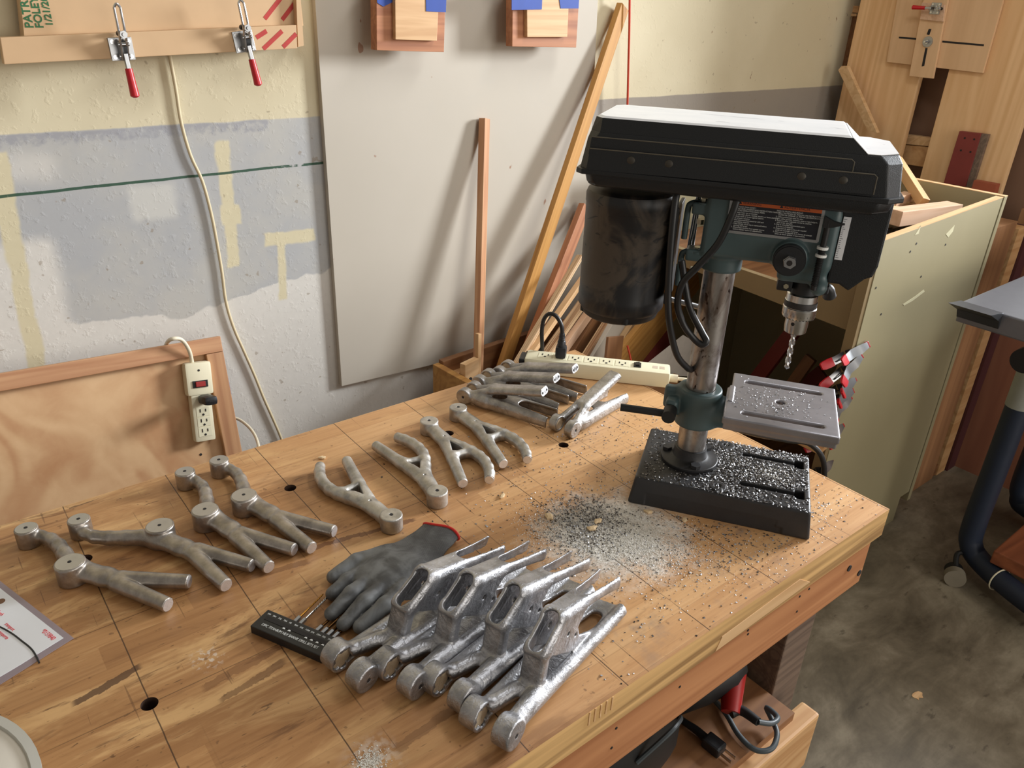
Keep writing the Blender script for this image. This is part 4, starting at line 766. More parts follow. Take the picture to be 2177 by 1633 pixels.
tb = thing('tool_case', 'black rounded tool bag on the lower shelf left of the yellow cord', 'bag', tuple(at_z(1300, 1640, -0.373))); k = MB(); k.box((0, 0.02, 0.07), (0.2, 0.16, 0.13), bev=0.04); k.obj('bag_body', M_blackm, tb, smooth=True)
k = MB(); k.tube([(-0.02, -0.06, 0.1), (0.04, -0.07, 0.135), (0.09, -0.05, 0.11), (0.1, -0.02, 0.06)], 0.004, 8); k.obj('piping', M_cord_grey, tb, smooth=True)

# ------------------------------------------------------------------ castings on the bench
def disc(name, c, ax, r, mat, parent, h=0.0006, n=24, lab=None):
    m = MB(); ax = Vector(ax).normalized(); m.cyl(Vector(c) - ax * h * 0.5, Vector(c) + ax * h * 0.5, r, n=n); o = m.obj(name, mat, parent)
    if lab: o['label'] = lab
    return o
def floor_clip(d, P): return np.maximum(d, 0.0004 - P[..., 2])
def rocker(my):
    def fn(P):
        P = P * NP((1, my, 1)); z = 0.0135
        path = [(-0.115, 0.052), (-0.097, 0.0575), (-0.078, 0.0545), (-0.058, 0.045), (-0.038, 0.0315), (-0.018, 0.018), (0.004, 0.010)]
        arm = None
        for i in range(6):
            c = f_cap(P, (*path[i], z), (*path[i + 1], z), 0.0078 + i * 0.0007, 0.0078 + (i + 1) * 0.0007, 1.1); arm = c if arm is None else smin(arm, c, 0.003)
        body = U(0.008, arm, f_cap(P, (0, 0.007, z), (0.05, 0.003, z), 0.0165, 0.0142, 0.78), f_cap(P, (0.05, 0.003, z), (0.076, 0, z), 0.0142, 0.0132, 0.72))
        pr = U(0.003, f_cap(P, (0.074, 0.005, z), (0.163, 0.0245, 0.0115), 0.0115, 0.0098), f_cap(P, (0.074, -0.005, z), (0.162, -0.0235, 0.0115), 0.0115, 0.0098))
        d = smin(body, pr, 0.006)
        d = U(0.005, d, f_cyl(P, (-0.115, 0.052, 0.015), (0, 0, 1), 0.0158, 0.015, 0.0016), f_cyl(P, (0, 0, 0.016), (0, 0, 1), 0.0200, 0.016, 0.0016))
        for q in ((-0.115, 0.052, 0.030), (0, 0, 0.032)): d = cut(d, f_cyl(P, q, (0, 0, 1), 0.0028, 0.008, 0.0004), 0.0006)
        for q, a in (((0.163, 0.0245, 0.0115), (0.98, 0.2, 0)), ((0.162, -0.0235, 0.0115), (0.98, -0.2, 0))):
            d = np.maximum(d, (P - NP(q)) @ NP(a))
        return floor_clip(d, P)
    return sdf_mesh(fn, (-0.136, -0.04 if my > 0 else -0.08, -0.003), (0.18, 0.08 if my > 0 else 0.04, 0.036), 0.0014)
def wishbone(my):
    def fn(P):
        P = P * NP((1, my, 1)); z = 0.0125
        d = U(0.006, f_cap(P, (0, 0, z), (0.045, 0, z), 0.0138, 0.0132, 0.9), f_cap(P, (0.04, 0, z), (0.092, 0.001, z), 0.0132, 0.0195, 0.64))
        d = U(0.004, d, f_cap(P, (0.075, -0.007, z), (0.125, -0.020, z), 0.0105, 0.0105, 1.05), f_cap(P, (0.12, -0.019, z), (0.195, -0.043, z), 0.0105, 0.0092))
        path = [(0.078, 0.008), (0.098, 0.0155), (0.118, 0.0225), (0.138, 0.026), (0.158, 0.0252), (0.178, 0.0198), (0.195, 0.0115), (0.208, 0.0025)]
        for i in range(7): d = smin(d, f_cap(P, (*path[i], z), (*path[i + 1], z), 0.0104 - i * 0.0002, 0.0102 - i * 0.0002, 1.08), 0.003)
        d = smin(d, f_cap(P, (0.116, -0.014, z), (0.116, 0.017, z), 0.007, 0.007, 1.4), 0.006)
        d = cut(d, f_poly(P, [(0.079, -0.001), (0.110, -0.0125), (0.108, 0.0105)], 0, 1, 2, z, 0.03, 0.003), 0.003)
        d = smin(d, f_cyl(P, (0, 0, 0.0135), (0, 0, 1), 0.0175, 0.0135, 0.0016), 0.004)
        d = cut(d, f_cyl(P, (0, 0, 0.027), (0, 0, 1), 0.0026, 0.008, 0.0004), 0.0006); d = cut(d, f_cyl(P, (0.058, 0, 0.024), (0, 0, 1), 0.002, 0.004, 0.0004), 0.0008)
        d = np.maximum(d, (P - NP((0.197, -0.0436, z))) @ NP((0.95, -0.31, 0)))
        d = np.where((P[..., 0] > 0.15) & (P[..., 1] > -0.018), np.maximum(d, (P - NP((0.211, 0.0, z))) @ NP((0.8, -0.6, 0))), d)
        return floor_clip(d, P)
    return sdf_mesh(fn, (-0.022, -0.06 if my > 0 else -0.045, -0.003), (0.222, 0.045 if my > 0 else 0.06, 0.032), 0.0014)
def f_shell(P, a, b, W, H, th, rd, y0=0.0, ext=(0.004, 0.0), flare=0.0):   # open channel along a-b in the xz plane, skin on the outer (left hand) side
    a = NP((a[0], a[1])); b = NP((b[0], b[1])); L = float(np.linalg.norm(b - a)); d = (b - a) / L; n = NP((-d[1], d[0]))
    Q = P[..., [0, 2]] - a; t = Q @ d; m = Q @ n; y = P[..., 1] - y0; f = flare * np.clip((t / L - 0.55) / 0.45, 0, 1) ** 2
    def rb(c, hy, c0, h, r, tl, th_):
        q = np.stack([np.abs(y) - (hy - r) - f, np.abs(m - c0) - (h - r) - f * 0.7, np.abs(t - 0.5 * (th_ + tl)) - (0.5 * (th_ - tl) - r * 0.3)], -1)
        return np.minimum(q.max(-1), 0) + np.linalg.norm(np.maximum(q, 0), axis=-1) - r
    o = rb(0, W, -H / 2, H / 2, rd, -ext[0], L + ext[1]); i = rb(0, W - th, -H / 2 - th * 1.6, H / 2 + th * 0.4, max(rd - th, 0.001), -1, L + 1)
    return np.maximum(o, -i), t, m, y
def yoke():                                # arched yoke with two bosses, windowed neck, forked top and broad foot
    yc = -0.0076
    def fn(P):
        d = U(0.008, f_cap(P, (0, 0.022, 0.018), (0.058, yc + 0.010, 0.018), 0.0110, 0.0095), f_cap(P, (0, -0.021, 0.018), (0.058, yc - 0.010, 0.018), 0.0110, 0.0095))
        n1, *_ = f_shell(P, (0.058, 0.004), (0.076, 0.071), 0.0152, 0.018, 0.0042, 0.0060, yc)
        n2, *_ = f_shell(P, (0.076, 0.071), (0.121, 0.0965), 0.0154, 0.018, 0.0042, 0.0060, yc)
        n3, t, m, y = f_shell(P, (0.121, 0.0965), (0.264, 0.0555), 0.0156, 0.0175, 0.0038, 0.0080, yc, (0.004, 0.0), 0.0030)
        q = np.sqrt(np.maximum(0.074 - t, 0) ** 2 + y ** 2); n3 = cut(n3, np.maximum(q - 0.0090 - 0.0042 * np.clip((t - 0.074) / 0.07, 0, 1), np.abs(m) - 0.030), 0.0015)
        neck = U(0.004, n1, n2, n3)
        win = f_box(P, (0.097, yc, 0.082), (0.0265, 0.0088, 0.017), 0.008, [[0.861, 0, -0.509], [0, 1, 0], [0.509, 0, 0.861]]); neck = cut(neck, win, 0.003)
        for s in (1, -1):                  # side gussets with two drilled holes
            g = f_poly(P, [(0.080, 0.064), (0.121, 0.088), (0.176, 0.072), (0.153, 0.053), (0.157, 0.036), (0.210, 0.007), (0.172, 0.005), (0.131, 0.029), (0.098, 0.050)], 0, 2, 1, yc + s * 0.0136, 0.0022)
            g = cut(g, f_cyl(P, (0.129, yc + s * 0.0136, 0.060), (0, 1, 0), 0.0032, 0.01, 0.0003), 0.0008); g = cut(g, f_cyl(P, (0.147, yc + s * 0.0136, 0.045), (0, 1, 0), 0.0028, 0.01, 0.0003), 0.0008)
            neck = smin(neck, g, 0.005)
        d = smin(d, neck, 0.006)
        lo = U(0.006, f_cap(P, (0, -0.021, 0.017), (0.268, -0.0335, 0.0095), 0.0100, 0.0085), f_cap(P, (0.01, 0.021, 0.015), (0.262, 0.0150, 0.0085), 0.0090, 0.0070), f_poly(P, [(0.072, -0.022), (0.262, -0.032), (0.258, 0.014), (0.072, 0.014)], 0, 1, 2, 0.0065, 0.0035))
        lo = cut(lo, f_cap(P, (0.196, -0.006, 0.006), (0.228, -0.009, 0.006), 0.0125, 0.008, 4), 0.003)
        lo = np.maximum(lo, (P - NP((0.268, 0, 0))) @ NP((0.96, -0.28, 0)))
        d = smin(d, lo, 0.005)
        d = U(0.0045, d, f_cyl(P, (0, -0.0225, 0.0185), (0, 1, 0), 0.0185, 0.0115, 0.0016), f_cyl(P, (0, 0.0225, 0.0185), (0, 1, 0), 0.0185, 0.0115, 0.0016))
        d = cut(d, f_cyl(P, (0, -0.034, 0.0185), (0, 1, 0), 0.0025, 0.006, 0.0004), 0.0006)
        a = np.arctan2(P[..., 2] - 0.0185, P[..., 0]); w = 0.0016 * np.sin(a * 5) + 0.0010 * np.sin(a * 11 + 1)
        d = cut(d, f_cyl(P, (-0.001, 0.011, 0.0185), (0, 1, 0), 0.0130, 0.006, 0.001) + w, 0.001)
        return floor_clip(d, P)
    return sdf_mesh(fn, (-0.022, -0.048, -0.003), (0.274, 0.038, 0.110), 0.0014)
def swingarm():                            # V shaped piece: flat cut bar above a hollow, windowed and forked foot
    def fn(P):
        d = None
        for s in (1, -1):
            for q in (f_cap(P, (0, s * 0.0175, 0.0175), (0.056, s * 0.0080, 0.0385), 0.0066, 0.0082), f_cap(P, (0, s * 0.0175, 0.0150), (0.05, s * 0.0215, 0.0160), 0.0072, 0.0075, 1.5)):
                d = q if d is None else smin(d, q, 0.005)
        d = smin(d, f_bar(P, (0.056, 0.039), (0.170, 0.0660), 0.0068, 0.0086), 0.005)
        sh, t, m, y = f_shell(P, (0.030, 0.0300), (0.192, 0.0260), 0.0275, 0.030, 0.0040, 0.0130, 0.0, (0.0, 0.0))
        sh = cut(sh, np.maximum(np.sqrt(np.maximum(np.abs(t - 0.022) - 0.022, 0) ** 2 + y ** 2) - 0.0125, np.abs(m) - 0.012), 0.003)
        sh = cut(sh, np.maximum(np.sqrt(np.maximum(0.100 - t, 0) ** 2 + y ** 2) - 0.0135 - 0.006 * np.clip((t - 0.1) / 0.06, 0, 1), np.abs(m) - 0.04), 0.003)
        sh = np.maximum(sh, P[..., 2] - 0.032)
        d = smin(d, sh, 0.005)
        d = np.maximum(d, (P - NP((0.170, 0, 0.066))) @ NP((0.972, 0, 0.235)) - 50 * np.maximum(0.04 - P[..., 2], 0)); d = np.maximum(d, P[..., 0] - 0.190)
        d = U(0.004, d, f_cyl(P, (0, -0.0185, 0.0165), (0, 1, 0), 0.0165, 0.0085, 0.0014), f_cyl(P, (0, 0.0185, 0.0165), (0, 1, 0), 0.0165, 0.0085, 0.0014))
        d = cut(d, f_cyl(P, (0, -0.027, 0.0165), (0, 1, 0), 0.0022, 0.006, 0.0003), 0.0006); d = cut(d, f_cyl(P, (0, 0.010, 0.0165), (0, 1, 0), 0.012, 0.0035, 0.001), 0.001)
        return floor_clip(d, P)
    return sdf_mesh(fn, (-0.021, -0.036, -0.003), (0.196, 0.036, 0.082), 0.0014)
def place(o, x, y, ang, z=0.0): o.location = (x, y, TZ + z); o.rotation_euler = (0, 0, R(ang)); return o
def cast_set(name, cat, group, mesh, mat, parts, spots, protos=None, tilt=None):
    protos = {} if protos is None else protos
    for n_i, (key, x, y, ang, lab) in enumerate(spots):
        if key not in protos:
            o = link_mesh(name, mesh(key), mat); parts(o, key); protos[key] = o; c = o
        else: c = copy_tree(protos[key])
        place(c, x, y, ang); tag(c, lab, cat, group)
        if tilt: c.rotation_euler[0] = R(tilt[n_i]); c.location.z += 0.030 * abs(math.sin(R(tilt[n_i])))
def rparts(o, my):
    for q in ((-0.115, 0.052 * my, 0.0302), (0, 0, 0.0322)): disc('machined_face', q, (0, 0, 1), 0.0138 if q[0] < 0 else 0.0178, plain_face, o, 0.0004); disc('drill_hole', (q[0], q[1], q[2] + 0.0002), (0, 0, 1), 0.0027, M_pore, o, 0.0004, 14)
    for q, a in (((0.1633, 0.0245 * my, 0.0115), (0.98, 0.2 * my, 0)), ((0.1623, -0.0235 * my, 0.0115), (0.98, -0.2 * my, 0))): disc('cut_end', q, a, 0.0086, M_cut, o, 0.0008, 18, 'bright cut end')
plain_face = plain('machined_face', (196, 194, 190), 0.4, 0.9, 0.15, 60)
cast_set('rocker_casting', 'casting', 'rocker castings along the back of the bench', rocker, M_castA, rparts, [
    (1, 0.061, 1.023, -50, 'rocker casting lying nearest the left end of the bench'), (-1, 0.184, 1.037, -68, 'flipped rocker casting with its long arm sweeping flat to the left'),
    (1, 0.251, 1.039, -70, 'rocker casting whose small boss sits below the hanging power strip'), (1, 0.313, 1.042, -68, 'rocker casting closest to the round dog hole by the wishbone castings')])
def wparts(o, my):
    disc('drill_hole', (0, 0, 0.0271), (0, 0, 1), 0.0026, M_pore, o, 0.0004, 14)
    disc('cut_end', (0.1973, -0.0437 * my, 0.0125), (0.95, -0.31 * my, 0), 0.0082, M_cut, o, 0.0008, 18, 'bright cut end'); disc('cut_end', (0.2113, 0.0003 * my, 0.0125), (0.8, -0.6 * my, 0), 0.0078, M_cut, o, 0.0008, 18, 'bright cut end')
cast_set('wishbone_casting', 'casting', 'wishbone castings in the middle of the bench', wishbone, M_castB, wparts, [
    (1, 0.479, 0.869, 95, 'wishbone casting with its fork beside a small yellow crumb'), (-1, 0.573, 0.883, 78, 'flipped wishbone casting with a rough pitted boss towards the viewer'),
    (1, 0.688, 1.086, -94, 'wishbone casting with fork towards the viewer beside the covered dog hole'), (1, 0.764, 1.099, -89, 'wishbone casting with fork towards the viewer, next to the stacked pieces')])
def yparts(o, k):
    disc('drill_hole', (0, -0.0341, 0.0185), (0, 1, 0), 0.0026, M_pore, o, 0.0006, 14)
    disc('plaster_core', (-0.001, 0.0158, 0.0185), (0, 1, 0), 0.0135, M_plaster, o, 0.003, 18, 'cream plaster core in the broken boss')
cast_set('yoke_casting', 'casting', 'yoke castings in the front row', lambda k: yoke(), M_castC, yparts, [
    (0, 0.2889, 0.6436, 13.1, 'arched yoke casting resting against the grey glove'), (0, 0.3326, 0.5976, 13.6, 'arched yoke casting second from the glove'),
    (0, 0.3674, 0.5416, 13.7, 'arched yoke casting third from the glove, bosses touching its neighbour'), (0, 0.3782, 0.4738, 17.4, 'arched yoke casting nearest the front edge of the bench')],
    tilt=(3.5, -0.4, -3.0, -2.4))
def sparts(o, k):
    disc('drill_hole', (0, -0.0271, 0.0165), (0, 1, 0), 0.0022, M_pore, o, 0.0006, 14); disc('plaster_core', (0, 0.0130, 0.0165), (0, 1, 0), 0.0118, M_plaster, o, 0.002, 18, 'tan plaster core in the boss')
    for s in (1, -1): disc('cut_end', (0.1702, s * 0.0070, 0.0660), (0.972, 0, 0.235), 0.0072, M_cut, o, 0.0008, 18, 'bright cut end'); disc('drill_hole', (0.1706, s * 0.0090, 0.0661), (0.972, 0, 0.235), 0.0026, M_pore, o, 0.0008, 12)
    m = MB(); m.box((0.1702, 0, 0.0660), (0.0008, 0.014, 0.0144), Matrix.Rotation(math.atan2(-0.235, 0.972) , 3, 'Y')); tag(m.obj('cut_end', M_cut, o), 'bright cut end')
cast_set('swingarm_casting', 'casting', 'swingarm castings stacked by the power strip', lambda k: swingarm(), M_castD, sparts, [
    (0, 0.831, 1.154, -67, 'swingarm casting in front of the stack, its cut bar end facing the viewer'), (0, 0.892, 1.186, -68, 'swingarm casting in the middle of the stack'),
    (0, 0.954, 1.198, -68, 'rearmost swingarm casting of the stack, against the cream power strip'), (0, 0.900, 0.937, 12, 'single swingarm casting lying crosswise in front of the stack')])

# ------------------------------------------------------------------ drill press (local x forward, y away from the viewer)
DA = math.atan2(-0.832, 0.555)
dp = thing('drill_press', 'small grey green benchtop drill press with a pale topped black belt cover', 'drill press', (0.961, 0.6856, TZ), DA)
def D(name, mb, mat, lab=None, par=None, **k):
    o = mb.obj(name, mat, par or dp, **k)
    if lab: o['label'] = lab
    return o
def base_fn(P):
    x = P[..., 0]; y = P[..., 1]; z = P[..., 2]
    t = np.clip(z / 0.05, 0, 1); q = np.stack([np.abs(x - 0.0605) - (0.1455 - 0.007 * t - 0.004), np.abs(y + 0.003) - (0.0935 - 0.005 * t - 0.004), np.abs(z - 0.025) - 0.021], -1)
    d = np.minimum(q.max(-1), 0) + np.linalg.norm(np.maximum(q, 0), axis=-1) - 0.004
    for y0 in (0.050, -0.046):
        s = np.minimum(f_box(P, (0.133, y0, 0.045), (0.046, 0.0052, 0.03), 0.001), f_box(P, (0.182, y0, 0.045), (0.0075, 0.0125, 0.03), 0.001)); d = np.maximum(d, -s)
    for hx, hy in ((0.058, 0.070), (0.054, -0.070)):
        d = smin(d, f_cyl(P, (hx, hy, 0.048), (0, 0, 1), 0.014, 0.0036, 0.001), 0.001); d = np.maximum(d, -f_cyl(P, (hx, hy, 0.05), (0, 0, 1), 0.0058, 0.02, 0.0004))
    d = np.maximum(d, -(np.maximum(np.abs(x - 0.066) - 0.0009, np.maximum(np.abs(y) - 0.056, 0.0492 - z))))
    d = np.maximum(d, -f_box(P, (0.048, -0.0995, 0.010), (0.105, 0.0058, 0.016), 0.001)); d = np.maximum(d, -f_box(P, (0.150, -0.0995, 0.004), (0.012, 0.0058, 0.010), 0.001))
    return d
o = link_mesh('base', sdf_mesh(base_fn, (-0.09, -0.1, -0.003), (0.212, 0.096, 0.056), 0.0017), M_castiron, dp)
m = MB(); m.lathe([(0.047, 0.05), (0.048, 0.0515), (0.048, 0.0555), (0.047, 0.0565), (0.034, 0.0580), (0.0295, 0.0605), (0.028, 0.065), (0.027, 0.076), (0.0243, 0.077)], n=40); fl_ = D('column_flange', m, M_castiron, smooth=True)
m = MB()
for k in range(3): a = R(-70 + 120 * k); m.lathe([(0.0085, 0), (0.0085, 0.006)], (0.040 * math.cos(a), 0.040 * math.sin(a), 0.0572), (0, 0, 1), 6)
each(m, 'flange_bolt', M_castiron, fl_)
n_ = NT('stained_column'); f1 = n_.noise(n_.vmap(n_.co, (30, 30, 14)), 1.0, 5, 0.65, 0.5); f2 = n_.noise(n_.vmap(n_.co, (110, 110, 60)), 1.0, 3); cc = n_.mix(n_.step(f1, 0.4, 0.66), lin(176, 172, 168), lin(112, 100, 92)); cc = n_.mix(n_.step(f2, 0.62, 0.7), cc, lin(60, 46, 40))
M_col = n_.done(cc, n_.math('MULTIPLY_ADD', f1, 0.3, 0.18), 0.95)
m = MB(); m.cyl((0, 0, 0.06), (0, 0, 0.41), 0.0238, n=40); D('column', m, M_col, smooth=True)
def coll_fn(P):
    d = f_cyl(P, (0, 0, 0.156), (0, 0, 1), 0.0360, 0.033, 0.004)
    d = smin(d, f_cap(P, (0.02, 0, 0.150), (0.05, 0, 0.150), 0.028, 0.026), 0.006); d = np.maximum(d, P[..., 0] - 0.052)
    d = smin(d, f_box(P, (-0.040, -0.006, 0.166), (0.016, 0.009, 0.020), 0.006), 0.008); d = smin(d, f_box(P, (-0.040, -0.030, 0.158), (0.010, 0.012, 0.016), 0.006), 0.008)
    return np.maximum(d, -f_cyl(P, (0, 0, 0.156), (0, 0, 1), 0.0236, 0.06, 0.0005))
o = link_mesh('table_bracket', sdf_mesh(coll_fn, (-0.062, -0.048, 0.115), (0.058, 0.045, 0.196), 0.0016), M_teal, dp)
m = MB(); m.cyl((-0.036, -0.055, 0.158), (-0.118, -0.066, 0.160), 0.0062, n=14); m.cyl((-0.040, -0.040, 0.158), (-0.040, -0.068, 0.158), 0.011, n=14); D('lock_handle', m, M_blackm, smooth=True)
def table_fn(P):
    d = f_box(P, (0.128, 0, 0.1795), (0.0855, 0.087, 0.0062), 0.0018); d = np.maximum(d, -f_box(P, (0.04, 0.065, 0.18), (0.009, 0.04, 0.03), 0.001))
    for y0 in (0.057, -0.060): d = np.maximum(d, -f_cap(P, (0.075, y0, 0.18), (0.186, y0, 0.18), 0.0062, 0.0062, 6))
    d = np.maximum(d, -f_cyl(P, (0.127, 0, 0.18), (0, 0, 1), 0.0075, 0.03, 0.0005))
    r = np.minimum(np.minimum(f_box(P, (0.128, 0, 0.169), (0.075, 0.004, 0.008), 0.001), f_box(P, (0.050, 0, 0.166), (0.0045, 0.03, 0.022), 0.002)), f_box(P, (0.128, -0.083, 0.170), (0.083, 0.003, 0.006), 0.001))
    d = np.minimum(d, r); return np.maximum(d, -f_cyl(P, (0.127, 0, 0.17), (0, 0, 1), 0.0075, 0.03, 0.0005))
o = link_mesh('work_table', sdf_mesh(table_fn, (0.036, -0.092, 0.140), (0.218, 0.092, 0.190), 0.0017), M_plate, dp)
# head casting
def head_fn(P):
    d = f_cyl(P, (0, 0, 0.440), (0, 0, 1), 0.031, 0.048, 0.003)
    d = smin(d, f_box(P, (0.059, 0, 0.470), (0.091, 0.038, 0.052), 0.008), 0.008)
    d = smin(d, f_box(P, (0.116, 0, 0.448), (0.034, 0.036, 0.054), 0.008), 0.012)
    d = smin(d, f_cyl(P, (0.094, -0.030, 0.433), (0, 1, 0), 0.0245, 0.018, 0.003), 0.006)
    d = smin(d, f_cap(P, (0.142, -0.034, 0.392), (0.142, -0.02, 0.400), 0.0115, 0.012), 0.006)
    for zz in (0.486, 0.416): d = smin(d, f_box(P, (-0.036, -0.020, zz), (0.016, 0.014, 0.009), 0.003), 0.005)
    return np.maximum(d, P[..., 2] - 0.521)
o = link_mesh('head_casting', sdf_mesh(head_fn, (-0.056, -0.054, 0.374), (0.172, 0.044, 0.526), 0.0018), M_teal, dp)
m = MB(); m.cyl((0.094, -0.044, 0.433), (0.094, -0.058, 0.433), 0.0225, n=36); m.cyl((0.094, -0.058, 0.433), (0.094, -0.060, 0.433), 0.0205, n=36); D('spring_cap', m, M_black, smooth=True)
m = MB(); m.lathe([(0.0092, 0), (0.0092, 0.006), (0.0078, 0.0072)], (0.094, -0.060, 0.433), (0, -1, 0), 6); m.lathe([(0.0086, 0), (0.0086, 0.004)], (0.0945, -0.066, 0.433), (0, -1, 0), 6); m.obj('lock_nut', M_zinc, dp)
m = MB(); m.cyl((0.094, -0.0695, 0.433), (0.094, -0.0705, 0.433), 0.004, n=16); m.obj('shaft_end', M_pore, dp)
# warning plate
PXm = Matrix(((1, 0, 0, 0.0), (0, 0, -1, -0.0392), (0, 1, 0, 0.0), (0, 0, 0, 1)))   # local x forward, y up, z towards the viewer
def W(x, z, off=0.0): return Matrix.Translation((x, 0, z)) @ PXm @ Matrix.Translation((0, 0, off))
m = MB(); m.prism([(-0.002, 0), (0.0, -0.002), (0.124, -0.002), (0.126, 0), (0.126, 0.049), (0.124, 0.051), (0.0, 0.051), (-0.002, 0.049)], -0.002, 0.0012, W(0.002, 0.460)); wp = D('warning_plate', m, M_zinc)
m = MB(); m.prism([(0.002, 0.002), (0.122, 0.002), (0.122, 0.047), (0.002, 0.047)], 0.0012, 0.0016, W(0.002, 0.460)); D('plate_field', m, M_navy, None, wp)
m = MB(); m.prism([(0.002, 0.0395), (0.122, 0.0395), (0.122, 0.0465), (0.002, 0.0465)], 0.0016, 0.0020, W(0.002, 0.460)); D('orange_band', m, M_orange, None, wp)
def wt(txt, x, y, s, mat): text_obj('plate_text', txt, s, mat, wp, W(0.002 + x, 0.460 + y, 0.002), 0.0001)
wt('WARNING', 0.016, 0.0412, 0.0052, M_navy); wt('ADVERTENCIA', 0.072, 0.0412, 0.0052, M_navy)
for x0, y0 in ((0.0125, 0.043), (0.0685, 0.043)):
    m = MB(); m.prism([(x0 - 0.0024, y0 - 0.0017), (x0 + 0.0024, y0 - 0.0017), (x0, y0 + 0.0025)], 0.002, 0.0022, W(0.002, 0.460)); D('alert_mark', m, M_navy, None, wp)
LT = ['FOR YOUR OWN SAFETY', '1. READ AND UNDERSTAND INSTRUCTION MANUAL', '    BEFORE OPERATING DRILL PRESS.', '2. Always wear eye protection.', '3. Do not wear gloves, necktie, jewelry or loose clothing.', '4. Clamp work or brace against column', '    to prevent rotation.', '5. Use recommended speed for drill and', '    workpiece material.', '6. Make certain chuck key is removed before', '    starting drill press.', '7. Disconnect machine from power source', '    before making repairs or adjustments.']
LS = ['PARA SU PROPIA SEGURIDAD', '1. LEA Y ENTIENDA EL MANUAL DE INSTRUCCIONES', '    ANTES DE OPERAR LA PRENSA DE PERFORACION.', '2. Utilice proteccion para los ojos.', '3. No utilice guantes, corbatas, joyas o ropa holgada.', '4. Sujete la pieza o apoyela contra la columna', '    para evitar que gire.', '5. Use la velocidad recomendada para', '    la broca y el material.', '6. Asegurese de sacar la llave del mandril', '    antes de encender la prensa.', '7. Desconecte la maquina de la fuente de energia', '    antes de hacer ajustes o reparaciones.']
for L, x0 in ((LT, 0.005), (LS, 0.063)):
    for i, t in enumerate(L): wt(t, x0, 0.0362 - i * 0.00268, 0.00265, M_whitep)
# depth stop
m = MB(); m.cyl((0.1345, -0.046, 0.392), (0.1345, -0.046, 0.492), 0.0042, n=14)
for k in range(22): m.lathe([(0.0042, 0), (0.0052, 0.001), (0.0042, 0.002)], (0.1345, -0.046, 0.398 + k * 0.0024), (0, 0, 1), 14)
ds = D('depth_rod', m, M_blackm, smooth=True)
m = MB()
for z in (0.452, 0.441): m.lathe([(0.0078, 0), (0.0078, 0.0036)], (0.1345, -0.046, z), (0, 0, 1), 18)
each(m, 'stop_nut', M_whitep, ds, lab='pale stop nut')
m = MB(); m.hull([(0.129, -0.05, 0.482), (0.142, -0.05, 0.484), (0.156, -0.05, 0.4895), (0.142, -0.05, 0.492), (0.129, -0.05, 0.498)], [(0.129, -0.042, 0.482), (0.142, -0.042, 0.484), (0.156, -0.042, 0.4895), (0.142, -0.042, 0.492), (0.129, -0.042, 0.498)]); D('depth_pointer', m, M_blackm, None, ds)
# front switch housing and depth scale
m = MB(); hp = [(0.168, 0.40), (0.182, 0.392), (0.200, 0.412), (0.209, 0.416), (0.213, 0.432), (0.213, 0.522), (0.151, 0.522), (0.151, 0.40)]
m.hull([(x, -0.032, z) for x, z in hp], [(x, 0.055, z) for x, z in hp]); D('switch_housing', m, M_cover, bev=0.003)
m = MB(); m.hull([(0.1540, -0.0335, 0.436), (0.1640, -0.0335, 0.436), (0.1640, -0.0335, 0.497), (0.1540, -0.0335, 0.497)], [(0.1540, -0.0318, 0.436), (0.1640, -0.0318, 0.436), (0.1640, -0.0318, 0.497), (0.1540, -0.0318, 0.497)]); sc_ = D('depth_scale', m, M_card, 'white depth scale')
m = MB()
for k in range(21): m.box((0.1560 + 0.0009 * (k % 5 == 0), -0.0337, 0.4390 + k * 0.00272), (0.0022 + 0.0018 * (k % 5 == 0), 0.0003, 0.0005))
each(m, 'scale_mark', M_pore, sc_)
# quill, chuck, bit
m = MB(); m.cyl((0.125, 0, 0.372), (0.125, 0, 0.396), 0.0205, n=28); m.box((0.096, -0.016, 0.386), (0.022, 0.02, 0.017), bev=0.003); m.box((0.148, -0.006, 0.384), (0.02, 0.026, 0.013), bev=0.003); D('quill_collar', m, M_black, smooth=True)
m = MB(); m.cyl((0.098, -0.026, 0.386), (0.098, -0.0285, 0.386), 0.004, n=6); m.obj('collar_screw', M_boltz, dp)
m = MB(); m.tube([(0.150, 0.004, 0.386), (0.160, 0.01, 0.378), (0.164, 0.016, 0.366)], lambda u: 0.006 + 0.004 * u, 14); D('feed_lever', m, M_black, smooth=True)
ck = MB(); ck.lathe([(0.014, 0.374), (0.0195, 0.373), (0.0225, 0.370), (0.0228, 0.360), (0.0235, 0.3595), (0.0235, 0.350), (0.0245, 0.349), (0.0245, 0.336), (0.0235, 0.3335), (0.0170, 0.333), (0.0170, 0.318), (0.0160, 0.309), (0.0125, 0.3065), (0.004, 0.306)], (0.125, 0, 0), n=40); chk = D('chuck', ck, M_steel, smooth=True)
m = MB(); m.lathe([(0.0237, 0.3505), (0.0238, 0.351), (0.0238, 0.359), (0.0237, 0.3595)], (0.125, 0, 0), n=40); D('knurled_ring', m, plain('dark_knurl', (70, 68, 68), 0.5, 0.9, 0.3, 300, 0.5), None, chk, smooth=True)
m = MB()
for k in range(30): a = 2 * math.pi * k / 30; v = Vector((math.cos(a), math.sin(a), 0)); s = Vector((-v.y, v.x, 0)) * 0.0011; c = Vector((0.125, 0, 0)); m.hull([c + v * 0.0225 + s + Vector((0, 0, 0.3335)), c + v * 0.0225 - s + Vector((0, 0, 0.3335)), c + v * 0.0238 + Vector((0, 0, 0.3405))], [c + v * 0.0238 + s + Vector((0, 0, 0.3335)), c + v * 0.0238 - s + Vector((0, 0, 0.3335)), c + v * 0.0247 + Vector((0, 0, 0.3405))])
D('chuck_teeth', m, M_pore, None, chk)
